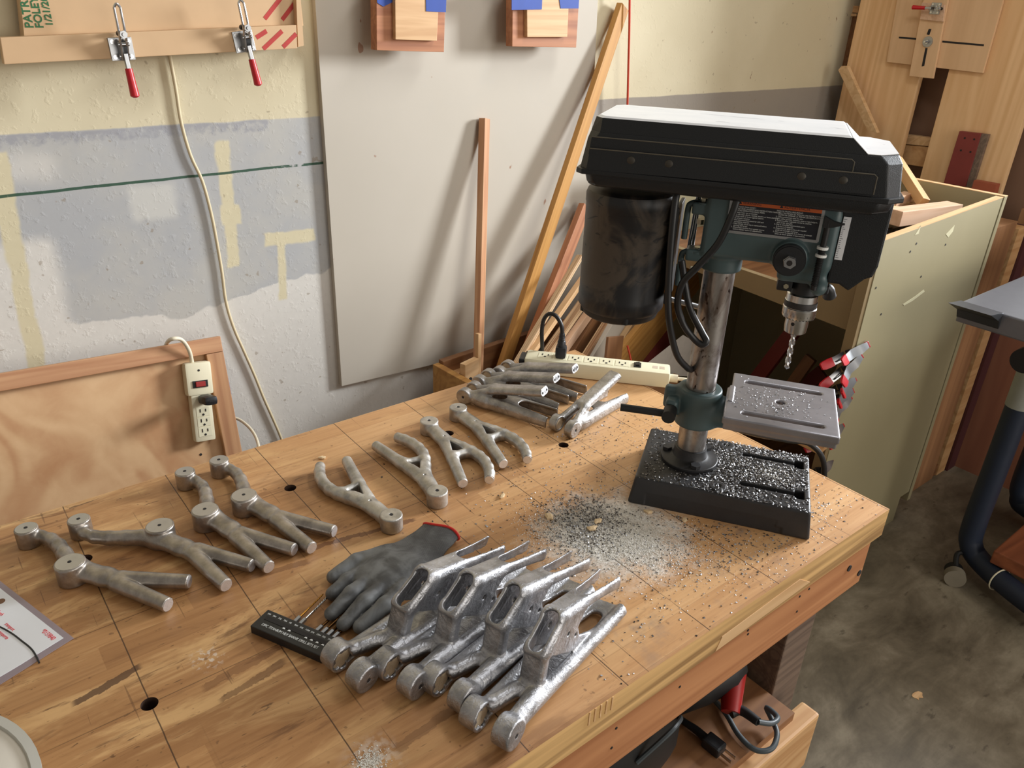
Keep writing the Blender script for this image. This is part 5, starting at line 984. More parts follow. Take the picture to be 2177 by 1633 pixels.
m = MB(); c = Vector((0.125, 0, 0.325)); v = Vector((-0.35, -0.94, 0)).normalized(); m.cyl(c + v * 0.0160, c + v * 0.01715, 0.0028, n=14); D('key_hole', m, M_pore, None, chk)
def twist_bit(r, L, flutes_from, turns, n=10):          # straight shank then a two-flute twist, pointing down -z from 0
    m = MB(); rings = []; N = 46
    for i in range(N + 1):
        u = i / N; z = -L * u; tw = max(0, u - flutes_from) / (1 - flutes_from); a0 = tw * turns * 2 * math.pi; k = 0.0 if tw <= 0 else min(1, tw * 12); tip = 1 if u < 0.95 else max(0.05, (1 - u) / 0.05)
        rings.append([m.bm.verts.new((math.cos(2 * math.pi * j / 16 + a0) * r * tip * (1 - 0.42 * k * abs(math.sin(2 * math.pi * j / 16)) ** 3), math.sin(2 * math.pi * j / 16 + a0) * r * tip * (1 - 0.42 * k * abs(math.sin(2 * math.pi * j / 16)) ** 3), z)) for j in range(16)])
    return m.skin(rings)
b = twist_bit(0.0046, 0.068, 0.12, 2.0).obj('twist_bit', M_steel, dp, Matrix.Translation((0.125, 0, 0.312)), smooth=True)
# motor
n_ = NT('dusty_motor'); f1 = n_.noise(n_.vmap(n_.co, (9, 9, 7)), 1.0, 4, 0.6, 1.6); cc = n_.mix(n_.step(f1, 0.42, 0.6), lin(22, 22, 24), lin(72, 63, 53)); f2 = n_.noise(n_.vmap(n_.co, (22, 22, 60)), 1.0, 3, 0.5, 2.0); cc = n_.mix(n_.math('MULTIPLY', n_.step(f2, 0.62, 0.66), 0.8), cc, lin(16, 16, 18)); M_motor = n_.done(cc, n_.math('MULTIPLY_ADD', f1, 0.5, 0.22))
m = MB(); MX = -0.147; m.lathe([(0.058, 0.500), (0.066, 0.496), (0.0685, 0.490), (0.0685, 0.478), (0.0676, 0.476), (0.0676, 0.338), (0.0684, 0.335), (0.0684, 0.316), (0.064, 0.310)], (MX, 0, 0), n=56); mo = D('motor', m, M_motor, smooth=True)
m = MB(); m.lathe([(0.064, 0.312), (0.060, 0.300), (0.056, 0.297), (0.03, 0.297)], (MX, 0, 0), n=40)
for k in range(4): a = R(20 + 90 * k); m.cyl((MX + 0.058 * math.cos(a), 0.058 * math.sin(a), 0.300), (MX + 0.058 * math.cos(a), 0.058 * math.sin(a), 0.314), 0.006, n=10)
D('end_bell', m, M_blackm, None, mo, smooth=True)
m = MB(); m.box((-0.072, 0, 0.41), (0.006, 0.075, 0.15), bev=0.002); D('motor_plate', m, M_black)
m = MB()
for zz in (0.492, 0.419): m.tube([(-0.058, -0.022, zz - 0.055), (-0.058, -0.022, zz - 0.01), (-0.054, -0.022, zz - 0.002), (-0.046, -0.022, zz), (-0.022, -0.022, zz)], 0.0045, 10, 5); m.cyl((-0.036, -0.022, zz), (-0.036, -0.022, zz + 0.003), 0.013, n=20)
D('motor_bracket', m, M_teal, smooth=True)
m = MB()
for zz in (0.492, 0.419):
    m.lathe([(0.0055, 0), (0.0055, 0.005)], (-0.036, -0.022, zz + 0.003), (0, 0, 1), 6); m.lathe([(0.0055, 0), (0.0055, 0.007)], (-0.038, -0.024, zz - 0.030), (0, 0, 1), 6); m.lathe([(0.0055, 0), (0.0055, 0.007)], (-0.075, -0.026, zz - 0.02), (1, 0, 0), 6)
each(m, 'mount_bolt', M_boltz, dp)
m = MB(); m.cyl((-0.052, 0.012, 0.40), (-0.048, 0.012, 0.515), 0.003, n=12); m.cyl((-0.047, 0.018, 0.395), (-0.047, 0.018, 0.50), 0.0028, n=12); each(m, 'slide_rod', M_steel, dp, smooth=True)
m = MB(); m.cyl((-0.10, 0.03, 0.325), (0.02, 0.055, 0.300), 0.0045, n=12); D('tension_lever', m, M_zinc, smooth=True)
# belt cover
Z0, ZT = 0.5385, 0.605
def loop(z, x0, x1, w, cx=0.012, cf=0.02):   # plan outline with chamfered corners
    return [(x0 + cx, -w, z), (x1 - cf, -w, z), (x1, -w + cf, z), (x1, w - cf, z), (x1 - cf, w, z), (x0 + cx, w, z), (x0, w - cx, z), (x0, -w + cx, z)]
def loft(m, loops, mi=0): return m.skin([[m.bm.verts.new(p) for p in l] for l in loops], True, mi)
m = MB(); loft(m, [loop(0.512, -0.198, 0.200, 0.080), loop(0.518, -0.203, 0.205, 0.085), loop(0.532, -0.206, 0.207, 0.087)]); D('belt_housing', m, M_cover, bev=0.004, smooth=True)
m = MB(); loft(m, [loop(0.531, -0.216, 0.216, 0.095, 0.01), loop(Z0, -0.216, 0.216, 0.095, 0.01)]); D('cover_rim', m, M_cover, bev=0.0015)
n_ = NT('pale_cover_top'); f1 = n_.noise(n_.vmap(n_.co, (8, 20, 8)), 1.0, 4, 0.6, 0.8); f2 = n_.step(n_.noise(n_.vmap(n_.co, (16, 40, 10), (2, 1, 0)), 1.0, 3, 0.6, 1.4), 0.66, 0.70)
cc = n_.mix(n_.step(f1, 0.3, 0.7), lin(238, 241, 244), lin(246, 248, 250)); cc = n_.mix(n_.math('MULTIPLY', f2, 0.5), cc, lin(150, 156, 166)); M_paletop = n_.done(cc, 0.35)  # near-white colour with grey smudges for the top of the cover
m = MB()
sec = [(-0.212, -0.212, 0.5385, 0.092), (-0.203, -0.200, 0.590, 0.083), (-0.196, -0.190, 0.600, 0.078)]
A = loop(0.5385, -0.212, 0.211, 0.091, 0.012, 0.018); B = loop(0.578, -0.206, 0.206, 0.084, 0.014, 0.020)
# side walls up to the step, then the raised main box
rA = [m.bm.verts.new(p) for p in A]; rB = [m.bm.verts.new(p) for p in B]; m.skin([rA, rB], False)
C_ = loop(0.588, -0.203, 0.200, 0.080, 0.016, 0.024); rC = [m.bm.verts.new(p) for p in C_]; m.skin([rB, rC], False)
m.bm.faces.new(rC)
cv = D('belt_cover', m, M_cover, bev=0.002)
m = MB(); T0 = [(-0.203 + 0.016, -0.080), (0.160, -0.080), (0.160, 0.080), (-0.203 + 0.016, 0.080), (-0.203, 0.064), (-0.203, -0.064)]
T1 = [(-0.186, -0.0755), (0.139, -0.0755), (0.139, 0.0755), (-0.186, 0.0755), (-0.1975, 0.062), (-0.1975, -0.062)]
m.skin([[m.bm.verts.new((x, y, 0.5875)) for x, y in T0], [m.bm.verts.new((x, y, 0.606)) for x, y in T1]], False)
D('cover_box', m, M_cover, None, cv)
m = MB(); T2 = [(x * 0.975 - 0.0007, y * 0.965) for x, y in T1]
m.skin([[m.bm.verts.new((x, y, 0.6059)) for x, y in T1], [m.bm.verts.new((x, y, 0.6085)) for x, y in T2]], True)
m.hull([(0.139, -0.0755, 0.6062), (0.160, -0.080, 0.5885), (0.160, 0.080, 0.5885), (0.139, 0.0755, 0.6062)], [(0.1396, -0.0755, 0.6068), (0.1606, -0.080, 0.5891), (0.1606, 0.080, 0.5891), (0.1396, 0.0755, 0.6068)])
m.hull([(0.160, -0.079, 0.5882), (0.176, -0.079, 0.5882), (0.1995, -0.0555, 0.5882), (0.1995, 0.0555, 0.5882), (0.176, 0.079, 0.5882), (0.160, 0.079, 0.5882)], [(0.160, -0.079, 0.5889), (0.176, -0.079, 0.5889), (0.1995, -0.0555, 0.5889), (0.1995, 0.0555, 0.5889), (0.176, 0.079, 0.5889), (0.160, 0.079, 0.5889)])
D('pale_top', m, M_paletop, 'near white smudged top', cv)
m = MB()
dm = MB()
for (x1, zb, zt2, off) in ((0.146, 0.566, 0.5815, 0.0030), (0.176, 0.546, 0.5665, 0.0060)):
    yb = 0.091 - (zb - 0.5385) * 0.177; yt = 0.091 - (zt2 - 0.5385) * 0.177
    F = [(-0.199, -yb - off, zb - 0.008), (x1, -yb - off, zb - 0.004), (x1, -yt - off, zt2), (-0.197, -yt - off, zt2)]
    m.hull(F, [(p[0], p[1] + 0.009, p[2]) for p in F])
    a_, b_, c_ = Vector(F[3]), Vector(F[2]), Vector(F[1]); dm.tube([a_, b_ - Vector((0.004, 0, 0)), b_ + Vector((0, 0, -0.003)), c_], 0.0009, 6, 1)
each(m, 'cover_rib', M_cover, cv); each(dm, 'rib_edge', plain('brown_dust', (88, 82, 70), 0.8), cv, lab='dusty rib edge')
for x in (-0.138, -0.086, 0.086, 0.137):
    m = MB(); m.lathe([(0.0062, 0), (0.0055, 0.0022), (0.003, 0.0034)], (x, -0.0915, 0.5555), (0, -1, 0), 18); s = D('cover_screw', m, plain('dusty_screw', (74, 70, 64), 0.5, 0.6) if x == -0.138 else bpy.data.materials['dusty_screw'], None, cv, smooth=True)
# cords of the drill press
m = MB(); m.tube([(-0.073, -0.066, 0.512), (-0.073, -0.072, 0.49), (-0.071, -0.074, 0.44), (-0.066, -0.074, 0.37), (-0.058, -0.072, 0.32), (-0.042, -0.058, 0.265), (-0.024, -0.036, 0.235), (-0.012, 0.02, 0.20), (0.0, 0.05, 0.12), (0.04, 0.10, 0.075), (0.11, 0.15, 0.04), (0.17, 0.19, 0.018), (0.215, 0.215, 0.004), (0.25, 0.23, -0.05), (0.27, 0.25, -0.2)], 0.0052, 12); D('motor_cord', m, M_cord_blk, None, smooth=True)
m = MB(); m.tube([(0.010, -0.074, 0.512), (0.006, -0.076, 0.49), (-0.006, -0.076, 0.45), (-0.030, -0.076, 0.412), (-0.047, -0.074, 0.385), (-0.050, -0.07, 0.350), (-0.038, -0.064, 0.318), (-0.020, -0.060, 0.296), (-0.007, -0.060, 0.288), (-0.001, -0.058, 0.294), (-0.010, -0.054, 0.306), (-0.035, -0.05, 0.345), (-0.055, -0.045, 0.41)], 0.0052, 12); D('switch_cord', m, M_cord_blk, None, smooth=True)

# ------------------------------------------------------------------ long power strip and its plug
pA = at_z(1113, 793, 0); pB = at_z(1421, 827, 0); sx_ = (pB - pA).normalized(); SLn = (pB - pA).length; SH = 0.036; SW = 0.052
st = thing('power_strip', 'long ivory six outlet power strip lying at the bench end', 'power strip', mat=basis(pB, -sx_, (0, 0, 1)))   # local x runs back to the left, y points to the viewer
m = MB(); m.box((SLn / 2, -SW / 2, SH / 2 + 0.0005), (SLn, SW, SH), bev=0.006); m.obj('housing', M_ivory, st, smooth=True)
inv = basis(pB, -sx_, (0, 0, 1)).inverted()
m = MB(); m2 = MB()
for px, py in ((1157, 763), (1189, 766), (1222, 769), (1256, 771), (1289, 773), (1323, 775)):
    q = inv @ at_z(px, py, SH); m.box((q.x, -SW * 0.5, SH + 0.0006), (0.031, 0.028, 0.0012), bev=0.0004); outlet(m2, (q.x, -SW * 0.5, SH + 0.0012), 1.05, math.pi)
each(m, 'socket_plate', M_ivory, st); each(m2, 'socket_slot', M_slot, st)
q = inv @ at_z(1355, 779, SH); m = MB(); m.box((q.x, -SW * 0.5, SH + 0.001), (0.016, 0.022, 0.004), bev=0.001); m.box((q.x, -SW * 0.5, SH + 0.004), (0.009, 0.015, 0.004), Matrix.Rotation(R(8), 3, 'Y')); m.obj('rocker_switch', M_black, st)
q = inv @ at_z(1401, 783, SH); m = MB()
for dx in (-0.007, 0.008): m.box((q.x + dx, -SW * 0.5, SH + 0.0006), (0.011, 0.013, 0.0004))
tag(m.obj('faded_label', plain('faded_label', (204, 188, 168), 0.6), st), 'faded approval marks')
m = MB(); m.cyl((-0.018, -SW * 0.4, 0.017), (0, -SW * 0.4, 0.017), 0.009, n=18); m.tube([(-0.016, -SW * 0.4, 0.017), (-0.04, -SW * 0.42, 0.016), (-0.07, -SW * 0.6, 0.004), (-0.09, -SW, -0.06), (-0.1, -SW * 1.1, -0.25)], 0.004, 10); m.obj('cord', M_cord_white, st, smooth=True)
m = MB(); m.box((SLn + 0.006, -SW * 0.5, SH * 0.62), (0.014, SW * 0.8, SH * 0.5), bev=0.003); m.box((SLn - 0.012, -SW + 0.0, SH * 0.7), (0.03, 0.003, 0.012), bev=0.001); m.obj('end_cap', M_black, st)
pg = thing('black_plug', 'black plug standing upright in the long ivory power strip', 'plug', mat=basis(pB, -sx_, (0, 0, 1)) @ Matrix.Translation(((inv @ at_z(1190, 766, SH)).x, -SW * 0.5, SH + 0.001)))
m = MB(); m.box((0, 0, 0.014), (0.024, 0.026, 0.028), bev=0.006); m.lathe([(0.0095, 0.026), (0.009, 0.038), (0.007, 0.041), (0.0078, 0.043), (0.0066, 0.046), (0.0074, 0.048), (0.006, 0.052), (0.0066, 0.054), (0.005, 0.058)], n=18); m.obj('plug_body', M_black, pg, smooth=True)
ip = (basis(pB, -sx_, (0, 0, 1)) @ Matrix.Translation(((inv @ at_z(1190, 766, SH)).x, -SW * 0.5, SH + 0.001))).inverted()
m = MB(); m.tube([(0, 0, 0.054), (0.003, 0.0, 0.075), (0.016, -0.004, 0.094), (0.032, -0.01, 0.096), (0.044, -0.016, 0.08), (0.048, -0.02, 0.05), (0.046, -0.03, 0.0), (0.05, -0.06, -0.06), (0.06, -0.09, -0.2)], 0.0046, 12); m.obj('cord', M_cord_blk, pg, smooth=True)

# ------------------------------------------------------------------ glove, drill bit holder, blister pack, tub
def glove_fn(P):
    Wd = lambda a, b, ra, rb, s: f_cap(P, a, b, ra, rb, s)
    d = U(0.012, Wd((0.0, 0.0, 0.012), (-0.055, 0.0, 0.012), 0.032, 0.033, 0.34), Wd((-0.055, 0, 0.013), (-0.105, 0.004, 0.016), 0.034, 0.044, 0.36), Wd((-0.105, 0.004, 0.016), (-0.135, 0.004, 0.017), 0.044, 0.042, 0.40))
    for a, b, c, r in (((-0.135, -0.030, 0.018), (-0.180, -0.034, 0.020), (-0.222, -0.026, 0.012), 0.0112), ((-0.140, -0.008, 0.020), (-0.190, -0.008, 0.021), (-0.228, -0.004, 0.011), 0.0112), ((-0.140, 0.014, 0.019), (-0.186, 0.018, 0.020), (-0.222, 0.022, 0.011), 0.0112), ((-0.132, 0.036, 0.015), (-0.165, 0.044, 0.014), (-0.192, 0.048, 0.010), 0.011)):
        f = smin(f_cap(P, a, b, r, r), f_cap(P, b, c, r, r * 0.86), 0.004); d = smin(d, f, 0.0022)
    d = smin(d, smin(f_cap(P, (-0.09, 0.034, 0.014), (-0.125, 0.06, 0.013), 0.014, 0.013), f_cap(P, (-0.125, 0.06, 0.013), (-0.165, 0.07, 0.010), 0.013, 0.010), 0.004), 0.008)
    x = P[..., 0]; y = P[..., 1]
    d = d + 0.0004 * np.sin(x * 150 + y * 60) * np.cos(y * 120 - x * 40) + 0.0016 * np.exp(-((x + 0.122) / 0.006) ** 2) * np.sin(y * 130)
    d = np.maximum(d, x + 0.004 * np.sin(y * 90))
    return np.maximum(d, 0.0006 - P[..., 2])
n_ = NT('grey_nitrile_knit'); x_, y_, z_ = n_.xyz(); kn = n_.math('MULTIPLY', n_.math('SINE', n_.math('MULTIPLY', x_, 3200)), n_.math('SINE', n_.math('MULTIPLY', y_, 3200))); cuff = n_.step(n_.math('ADD', x_, n_.math('MULTIPLY', n_.math('SUBTRACT', n_.noise(n_.co, 20, 3), 0.5), 0.05)), -0.095, -0.075)
a1 = n_.noise(n_.co, 26, 4, 0.6, 0.5); cc = n_.mix(n_.step(a1, 0.35, 0.68), lin(74, 74, 74), lin(120, 122, 122)); cc = n_.mix(n_.math('MULTIPLY', cuff, n_.step(kn, 0.1, 0.5)), cc, lin(50, 50, 50)); n_.bump(n_.math('MULTIPLY', kn, cuff), 0.5, 0.0006); M_glove = n_.done(cc, 0.55)
gC = at_z(938, 1143, 0.0); gF = at_z(722, 1342, 0.0); ga = math.atan2(gC.y - gF.y, gC.x - gF.x)
gl_ = link_mesh('work_glove', sdf_mesh(glove_fn, (-0.248, -0.06, -0.002), (0.01, 0.09, 0.042), 0.0016), M_glove); place(gl_, gC.x, gC.y, math.degrees(ga)); tag(gl_, 'grey coated work glove with red cuff edge lying beside the yoke castings', 'glove')
m = MB(); m.tube([(0.0 - 0.004 * math.sin(0.0317 * math.cos(a) * 90), 0.0317 * math.cos(a), max(0.0035, 0.012 + 0.0105 * math.sin(a))) for a in [2 * math.pi * k / 24 for k in range(25)]], 0.0024, 8, 2)
m.obj('cuff_edge', plain('red_knit_edge', (206, 44, 36), 0.7), gl_, smooth=True)['label'] = 'red cuff edge'
# drill bit holder
hA = at_z(534, 1346, 0); hB = at_z(690, 1414, 0); hx = (hB - hA).normalized(); HM = basis(hA, hx, (0, 0, 1)); HL = (hB - hA).length - 0.004; HW = 0.034; HH = 0.0125
hd = thing('drill_bit_holder', 'flat black drill bit holder with white printed sizes', 'drill bit set', mat=HM)
m = MB(); m.box((HL / 2, HW / 2, HH / 2), (HL, HW, HH), bev=0.0012); m.obj('holder_body', M_black, hd)
m = MB(); m.box((HL / 2 + 0.002, HW * 0.60, HH + 0.0002), (HL * 0.9, 0.006, 0.0006)); m.obj('slot_row', M_pore, hd)
text_obj('holder_text', '13PC TITANIUM HEX SHANK DRILL BITS SET', 0.0058, M_whitep, hd, Matrix.Translation((0.011, 0.0075, HH)), 0.0002, sx=0.80 * (HL / 0.115))
for i, t in enumerate(['1/16', '5/64', '3/32', '7/64', '1/8', '9/64', '5/32', '11/64', '3/16', '13/64', '7/32', '15/64']): text_obj('size_mark', t, 0.0036, M_whitep, hd, Matrix.Translation((0.005 + i * HL * 0.078, HW * 0.78, HH)), 0.0002, sx=0.8)
for i in (4, 5, 8, 9, 10, 11):
    m = MB(); x0 = 0.006 + i * HL * 0.078; m.prism([(x0 - 0.0022, HW * 0.45), (x0 + 0.0022, HW * 0.45), (x0, HW * 0.45 + 0.0045)], HH, HH + 0.0004); m.obj('arrow_mark', M_whitep, hd)
M_gold = plain('titanium_gold', (180, 130, 60), 0.35, 1.0, 0.2, 80); M_goldd = plain('dark_bronze', (92, 64, 36), 0.4, 1.0, 0.2, 80)
def hex_bit(i, r, L, mat, lab):
    x0 = 0.006 + i * HL * 0.078; t = thing('drill_bit', lab, 'drill bit', mat=HM @ Matrix.Translation((x0, HW + 0.0002, 0.0062)) @ Matrix.Rotation(R(90), 4, 'X') @ Matrix.Rotation(R(0 if i < 7 else -4), 4, 'Y'), group='drill bits in the black holder')
    m = MB(); m.lathe([(0.0034, 0.0), (0.0034, -0.012), (r, -0.014)], (0, 0, 0), (0, 0, 1), 6); m.obj('hex_shank', M_zinc, t)
    twist_bit(r, L, 0.3, 4).obj('twist', mat, t, Matrix.Translation((0, 0, -0.013)), smooth=True); return t
hex_bit(4, 0.0014, 0.05, M_gold, 'slim golden drill bit, first one sticking out of the black holder'); hex_bit(5, 0.0017, 0.05, M_steel, 'bright silver drill bit next to the slim golden one')
for i, lab in ((8, 'dark bronze drill bit poking out just left of the glove fingertips'), (9, 'second dark bronze drill bit from the fingertips of the glove'), (10, 'third dark bronze drill bit, partly under the glove'), (11, 'dark bronze drill bit deepest under the glove')): hex_bit(i, 0.0019 + 0.0002 * (i - 8), 0.055, M_goldd, lab)
# blister package
b1 = at_z(157, 1358, 0); b0 = at_z(-40, 1205, 0); b2 = at_z(-40, 1482, 0); ux_ = (b0 - b1).normalized(); vy = (b2 - b1).normalized()
BM = basis(b1, ux_, (0, 0, 1)); BMi = BM.inverted()
bl = thing('blister_pack', 'clear blister pack with white card and red print', 'package', mat=BM)
L1 = (b0 - b1).length; L2 = (b2 - b1).length
def card(o, z0, z1, name, mat):
    A = [BMi @ (b1 + ux_ * a + vy * b_) for a, b_ in o]; m = MB(); m.prism([(p.x, p.y) for p in A], z0, z1); return m.obj(name, mat, bl)
n_ = NT('clear_film'); n_.b.inputs['Transmission Weight'].default_value = 0.55; M_film = n_.done(lin(196, 180, 190), 0.12)
card([(0, 0), (L1, 0), (L1, L2), (0, L2)], 0.0004, 0.0012, 'clear_film', M_film)
card([(0.010, 0.0075), (L1, 0.0075), (L1, L2), (0.012, L2), (0.010, 0.062), (0.010, 0.058)], 0.0013, 0.0018, 'printed_card', M_card)
TM = lambda px, py, dz=0.0019: Matrix.Translation((BMi @ at_z(px, py, 0)).xy.to_3d() + Vector((0, 0, dz))) @ Matrix.Rotation(math.pi, 4, 'Z')
text_obj('red_number', '*0159840', 0.0088, M_redp, bl, TM(87, 1345), 0.0002, sx=0.78); text_obj('red_line', 'transport', 0.0066, M_redp, bl, TM(10, 1330), 0.0002, sx=0.8); text_obj('red_line', 'Touch', 0.0066, M_redp, bl, TM(-8, 1303), 0.0002, sx=0.8); text_obj('red_line', 'ransporte', 0.0066, M_redp, bl, TM(-4, 1347), 0.0002, sx=0.8)
m = MB(); c_ = BMi @ at_z(2, 1281, 0); m.cyl((c_.x, c_.y, 0.0016), (c_.x, c_.y, 0.0020), 0.0055, n=20); m.obj('hang_hole', plain('hang_hole', (120, 86, 62), 0.6), bl)
m = MB(); pp = [BMi @ at_z(x, y, 0) for x, y in ((-4, 1333), (12, 1341), (30, 1352), (48, 1366), (62, 1377), (72, 1388), (80, 1402), (84, 1412))]; m.tube([(p.x, p.y, 0.0019) for p in pp], 0.0011, 6); m.obj('black_trim_line', M_black, bl)
# translucent tub at the lower left corner
e1 = at_z(0, 1522, 0.03); e2 = at_z(90, 1633, 0.03); rr_ = 0.16; mm_ = (e1 + e2) / 2; tn_ = Vector((e2.y - e1.y, -(e2.x - e1.x), 0)).normalized(); tn_ = tn_ if tn_.x < 0 else -tn_
tc_ = mm_ + tn_ * math.sqrt(rr_ ** 2 - ((e2 - e1).length / 2) ** 2)
tub = thing('plastic_tub', 'white translucent plastic tub at the lower left corner', 'tub', (tc_.x, tc_.y, TZ))
n_ = NT('milky_plastic'); n_.b.inputs['Transmission Weight'].default_value = 0.25; M_milk = n_.done(lin(214, 214, 206), 0.3)
m = MB(); m.lathe([(rr_ - 0.016, 0.0), (rr_ - 0.013, 0.004), (rr_ - 0.008, 0.026), (rr_ - 0.002, 0.0265), (rr_, 0.028), (rr_, 0.031), (rr_ - 0.009, 0.031), (rr_ - 0.0105, 0.028), (rr_ - 0.015, 0.006), (0.002, 0.0055)], n=64); m.obj('tub_wall', M_milk, tub, smooth=True)
m = MB(); m.lathe([(0.001, 0.0255), (rr_ - 0.013, 0.0255), (rr_ - 0.010, 0.0275), (rr_ - 0.013, 0.0285), (0.001, 0.0275)], n=64); m.obj('pale_lid', plain('pale_lid', (206, 200, 188), 0.45, 0, 0.08, 12), tub, smooth=True)

# ------------------------------------------------------------------ chips and dust
def scatter(name, label, cat, pts, size, mat, seed, curl=True):
    r = np.random.default_rng(seed); n = len(pts); V = []; F = []
    s = size * r.uniform(0.45, 1.6, n); a = r.uniform(0, 6.283, n); tl_ = r.uniform(-0.7, 0.7, n); as_ = r.uniform(0.35, 1.0, n)
    for i in range(n):
        ca, sa = math.cos(a[i]), math.sin(a[i]); w = s[i] * as_[i] * 0.5; h = s[i] * 0.5; k = len(V); up = abs(tl_[i]) * h + 0.0003
        for lx, ly, lz in ((-h, -w, 0), (h, -w, tl_[i] * h), (h, w, tl_[i] * h), (-h, w, 0), (0, -w, 0.45 * h if curl else h * 0.8), (0, w, 0.45 * h if curl else h * 0.6)):
            V.append((pts[i][0] + lx * ca - ly * sa, pts[i][1] + lx * sa + ly * ca, pts[i][2] + lz + (up if tl_[i] < 0 else 0.0002)))
        F += [(k, k + 4, k + 5, k + 3), (k + 4, k + 1, k + 2, k + 5)]
        if not curl: F += [(k, k + 1, k + 4), (k + 3, k + 5, k + 2)]
    me = bpy.data.meshes.new(name); me.from_pydata(V, [], F); me.update(); o = link_mesh(name, me, mat); return tag(o, label, cat, None, 'stuff')
rg = np.random.default_rng(11)
def cloud(n, cx, cy, sx, sy, ang=0.0):
    p = rg.normal(size=(n, 2)) * (sx, sy); c, s = math.cos(ang), math.sin(ang); return np.stack([cx + p[:, 0] * c - p[:, 1] * s, cy + p[:, 0] * s + p[:, 1] * c], 1)
dM = Matrix.Translation((0.961, 0.6856, 0)) @ Matrix.Rotation(DA, 4, 'Z'); dI = dM.inverted()
def on_bench(P):
    out = []
    for x, y in P:
        if not (BX0 < x < BX1 - 0.004 and BY0 + 0.004 < y < BY1 - 0.004): continue
        q = dI @ Vector((x, y, 0))
        if -0.088 < q.x < 0.21 and -0.1 < q.y < 0.094: continue
        if any((x - hx_) ** 2 + (y - hy_) ** 2 < 0.011 ** 2 for hx_, hy_ in HOLES): continue
        out.append((x, y, TZ))
    return out
def on_base(n, f):
    out = []
    while len(out) < n:
        x = rg.uniform(-0.07, 0.197); y = rg.uniform(-0.093, 0.086)
        if x * x + y * y < 0.049 ** 2: continue
        if rg.uniform() > f(x, y): continue
        if any(abs(y - y0) < 0.007 and 0.084 < x < 0.182 or abs(y - y0) < 0.0135 and 0.172 < x < 0.192 for y0 in (0.05, -0.046)): continue
        p = dM @ Vector((x, y, 0)); out.append((p.x, p.y, TZ + 0.0502))
    return out
M_chipb = plain('bright_chip', (168, 168, 170), 0.5, 1.0, 0.2, 200); M_chipd = plain('dark_chip', (92, 88, 86), 0.4, 1.0, 0.4, 200); M_grain = plain('plaster_grain', (226, 223, 215), 0.9, 0, 0.1)
near = np.concatenate([cloud(2600, 0.735, 0.70, 0.040, 0.034, 0.4), cloud(950, 0.83, 0.60, 0.10, 0.085, -0.8), cloud(800, 1.02, 0.53, 0.10, 0.05), cloud(500, 0.95, 0.87, 0.10, 0.09), cloud(350, 0.75, 0.85, 0.12, 0.08), cloud(250, 0.62, 0.66, 0.08, 0.1), cloud(260, 0.7, 0.52, 0.14, 0.05)])
scatter('metal_chips', 'bright metal chips strewn over the bench around the drill press', 'metal chips', on_bench(near[::2]), 0.0021, M_chipb, 1); scatter('dark_metal_chips', 'dark metal chips strewn over the bench around the drill press', 'metal chips', on_bench(near[1::2]), 0.0020, M_chipd, 2)
dens = lambda x, y: 0.18 + 0.82 * math.exp(-((x - 0.06) / 0.035) ** 2) + 0.5 * (x > 0.05) * math.exp(-((y - 0.0) / 0.07) ** 2) + 0.6 * math.exp(-((x - 0.12) / 0.09) ** 2 - ((y - 0.075) / 0.02) ** 2)
scatter('base_chips', 'bright metal chips covering the drill press base', 'metal chips', on_base(2100, dens), 0.0024, M_chipb, 3); scatter('dark_base_chips', 'dark metal chips covering the drill press base', 'metal chips', on_base(1500, dens), 0.0024, M_chipd, 4)
tb_ = []
for x, y in cloud(420, 0.115, 0.0, 0.035, 0.036):
    if 0.05 < x < 0.205 and -0.08 < y < 0.08 and abs(y - 0.057) > 0.008 and abs(y + 0.06) > 0.008 and (x - 0.127) ** 2 + y * y > 0.009 ** 2: p = dM @ Vector((x, y, 0)); tb_.append((p.x, p.y, TZ + 0.1858))
scatter('table_chips', 'metal chips on the drill press work table', 'metal chips', tb_, 0.0019, M_chipb, 5)
pd = np.concatenate([cloud(9000, 0.765, 0.630, 0.05, 0.036, -1.0), cloud(2500, 0.70, 0.72, 0.035, 0.03), cloud(700, 0.25, 0.524, 0.008, 0.008), cloud(900, 0.8, 0.6, 0.1, 0.06, -0.9)])
scatter('plaster_dust', 'heap of pale plaster dust in front of the drill press', 'dust', on_bench(pd), 0.0011, M_grain, 6, False)
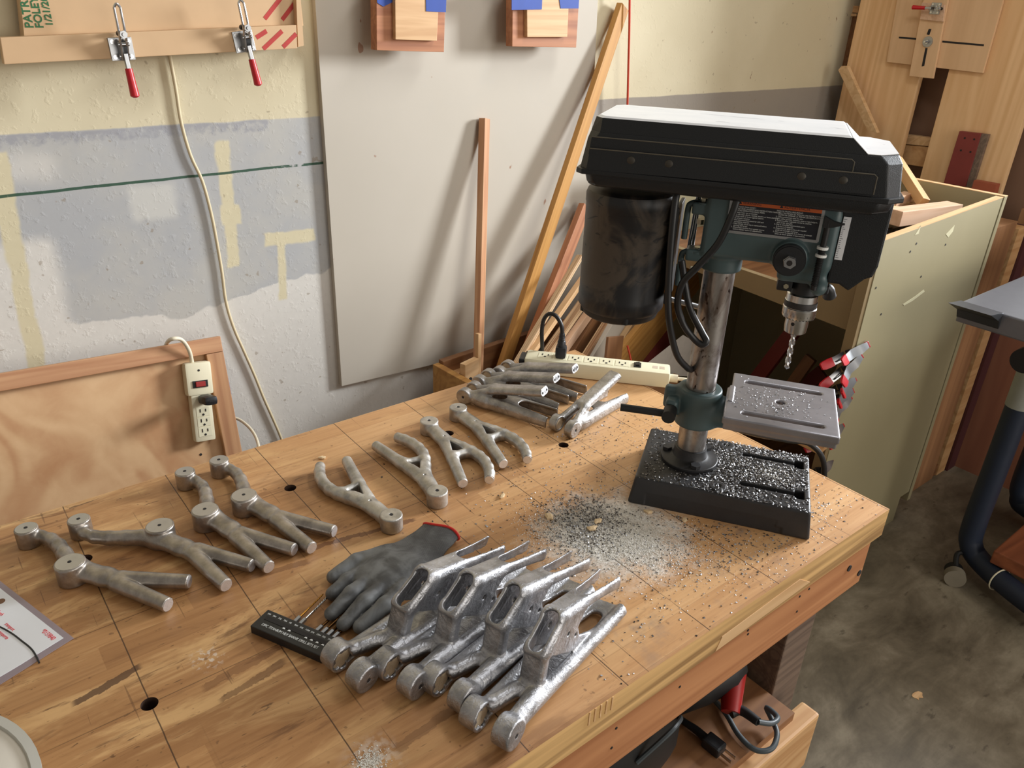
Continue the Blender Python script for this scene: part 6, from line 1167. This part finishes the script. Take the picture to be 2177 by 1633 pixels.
wd_ = [(*(dM @ Vector((x, y, 0))).xy, TZ + 0.0503) for x, y in cloud(420, 0.135, 0.002, 0.022, 0.013)]; scatter('base_dust', 'pale plaster dust heaped between the slots of the drill press base', 'dust', wd_, 0.0013, M_grain, 7, False)
M_flake = plain('plaster_flake', (222, 196, 156), 0.8, 0, 0.12, 80, 0.4)
for i, (px, py, s, lab) in enumerate(((1068, 1057, 0.009, 'cream plaster flake between the wishbone castings and the dust'), (1167, 1101, 0.013, 'cream plaster flake at the left rim of the dust heap'), (1272, 1110, 0.010, 'cream plaster flake at the top of the dust heap'), (1258, 1126, 0.012, 'cream plaster flake sunk in the middle of the dust heap'), (1455, 1108, 0.008, 'cream plaster flake right of the dust by the base front'), (1378, 1090, 0.009, 'pale plaster flake just before the corner of the drill press base'), (686, 975, 0.009, 'yellowish crumb beside the fork of the leftmost wishbone casting'))):
    rr2 = random.Random(i); m = MB(); n = 9; A = [(math.cos(2 * math.pi * k / n) * s * rr2.uniform(0.55, 1), math.sin(2 * math.pi * k / n) * s * 0.6 * rr2.uniform(0.6, 1)) for k in range(n)]
    m.skin([[m.bm.verts.new((x * 0.8, y * 0.8, 0.0002)) for x, y in A], [m.bm.verts.new((x, y, s * 0.25 + rr2.uniform(0, 0.0015))) for x, y in A], [m.bm.verts.new((x * 0.5, y * 0.5, s * 0.45)) for x, y in A]])
    o = m.obj('plaster_flake', M_flake, smooth=False); o.location = at_z(px, py, 0); o.rotation_euler = (0, 0, rr2.uniform(0, 6)); tag(o, lab, 'flake', 'plaster flakes')
sh = random.Random(8); m = MB()
p = at_z(1950, 1478, -TZ + 0.001); A = [(p.x + 0.028 * math.cos(a) * sh.uniform(0.5, 1.1), p.y + 0.013 * math.sin(a) * sh.uniform(0.5, 1.1)) for a in [2 * math.pi * k / 14 for k in range(14)]]
m.prism(A, 0.0004, 0.0016); tag(m.obj('wood_flake', W_pinel), 'tan wood flake lying on the concrete floor', 'flake')
print('scene built', len(bpy.data.objects))
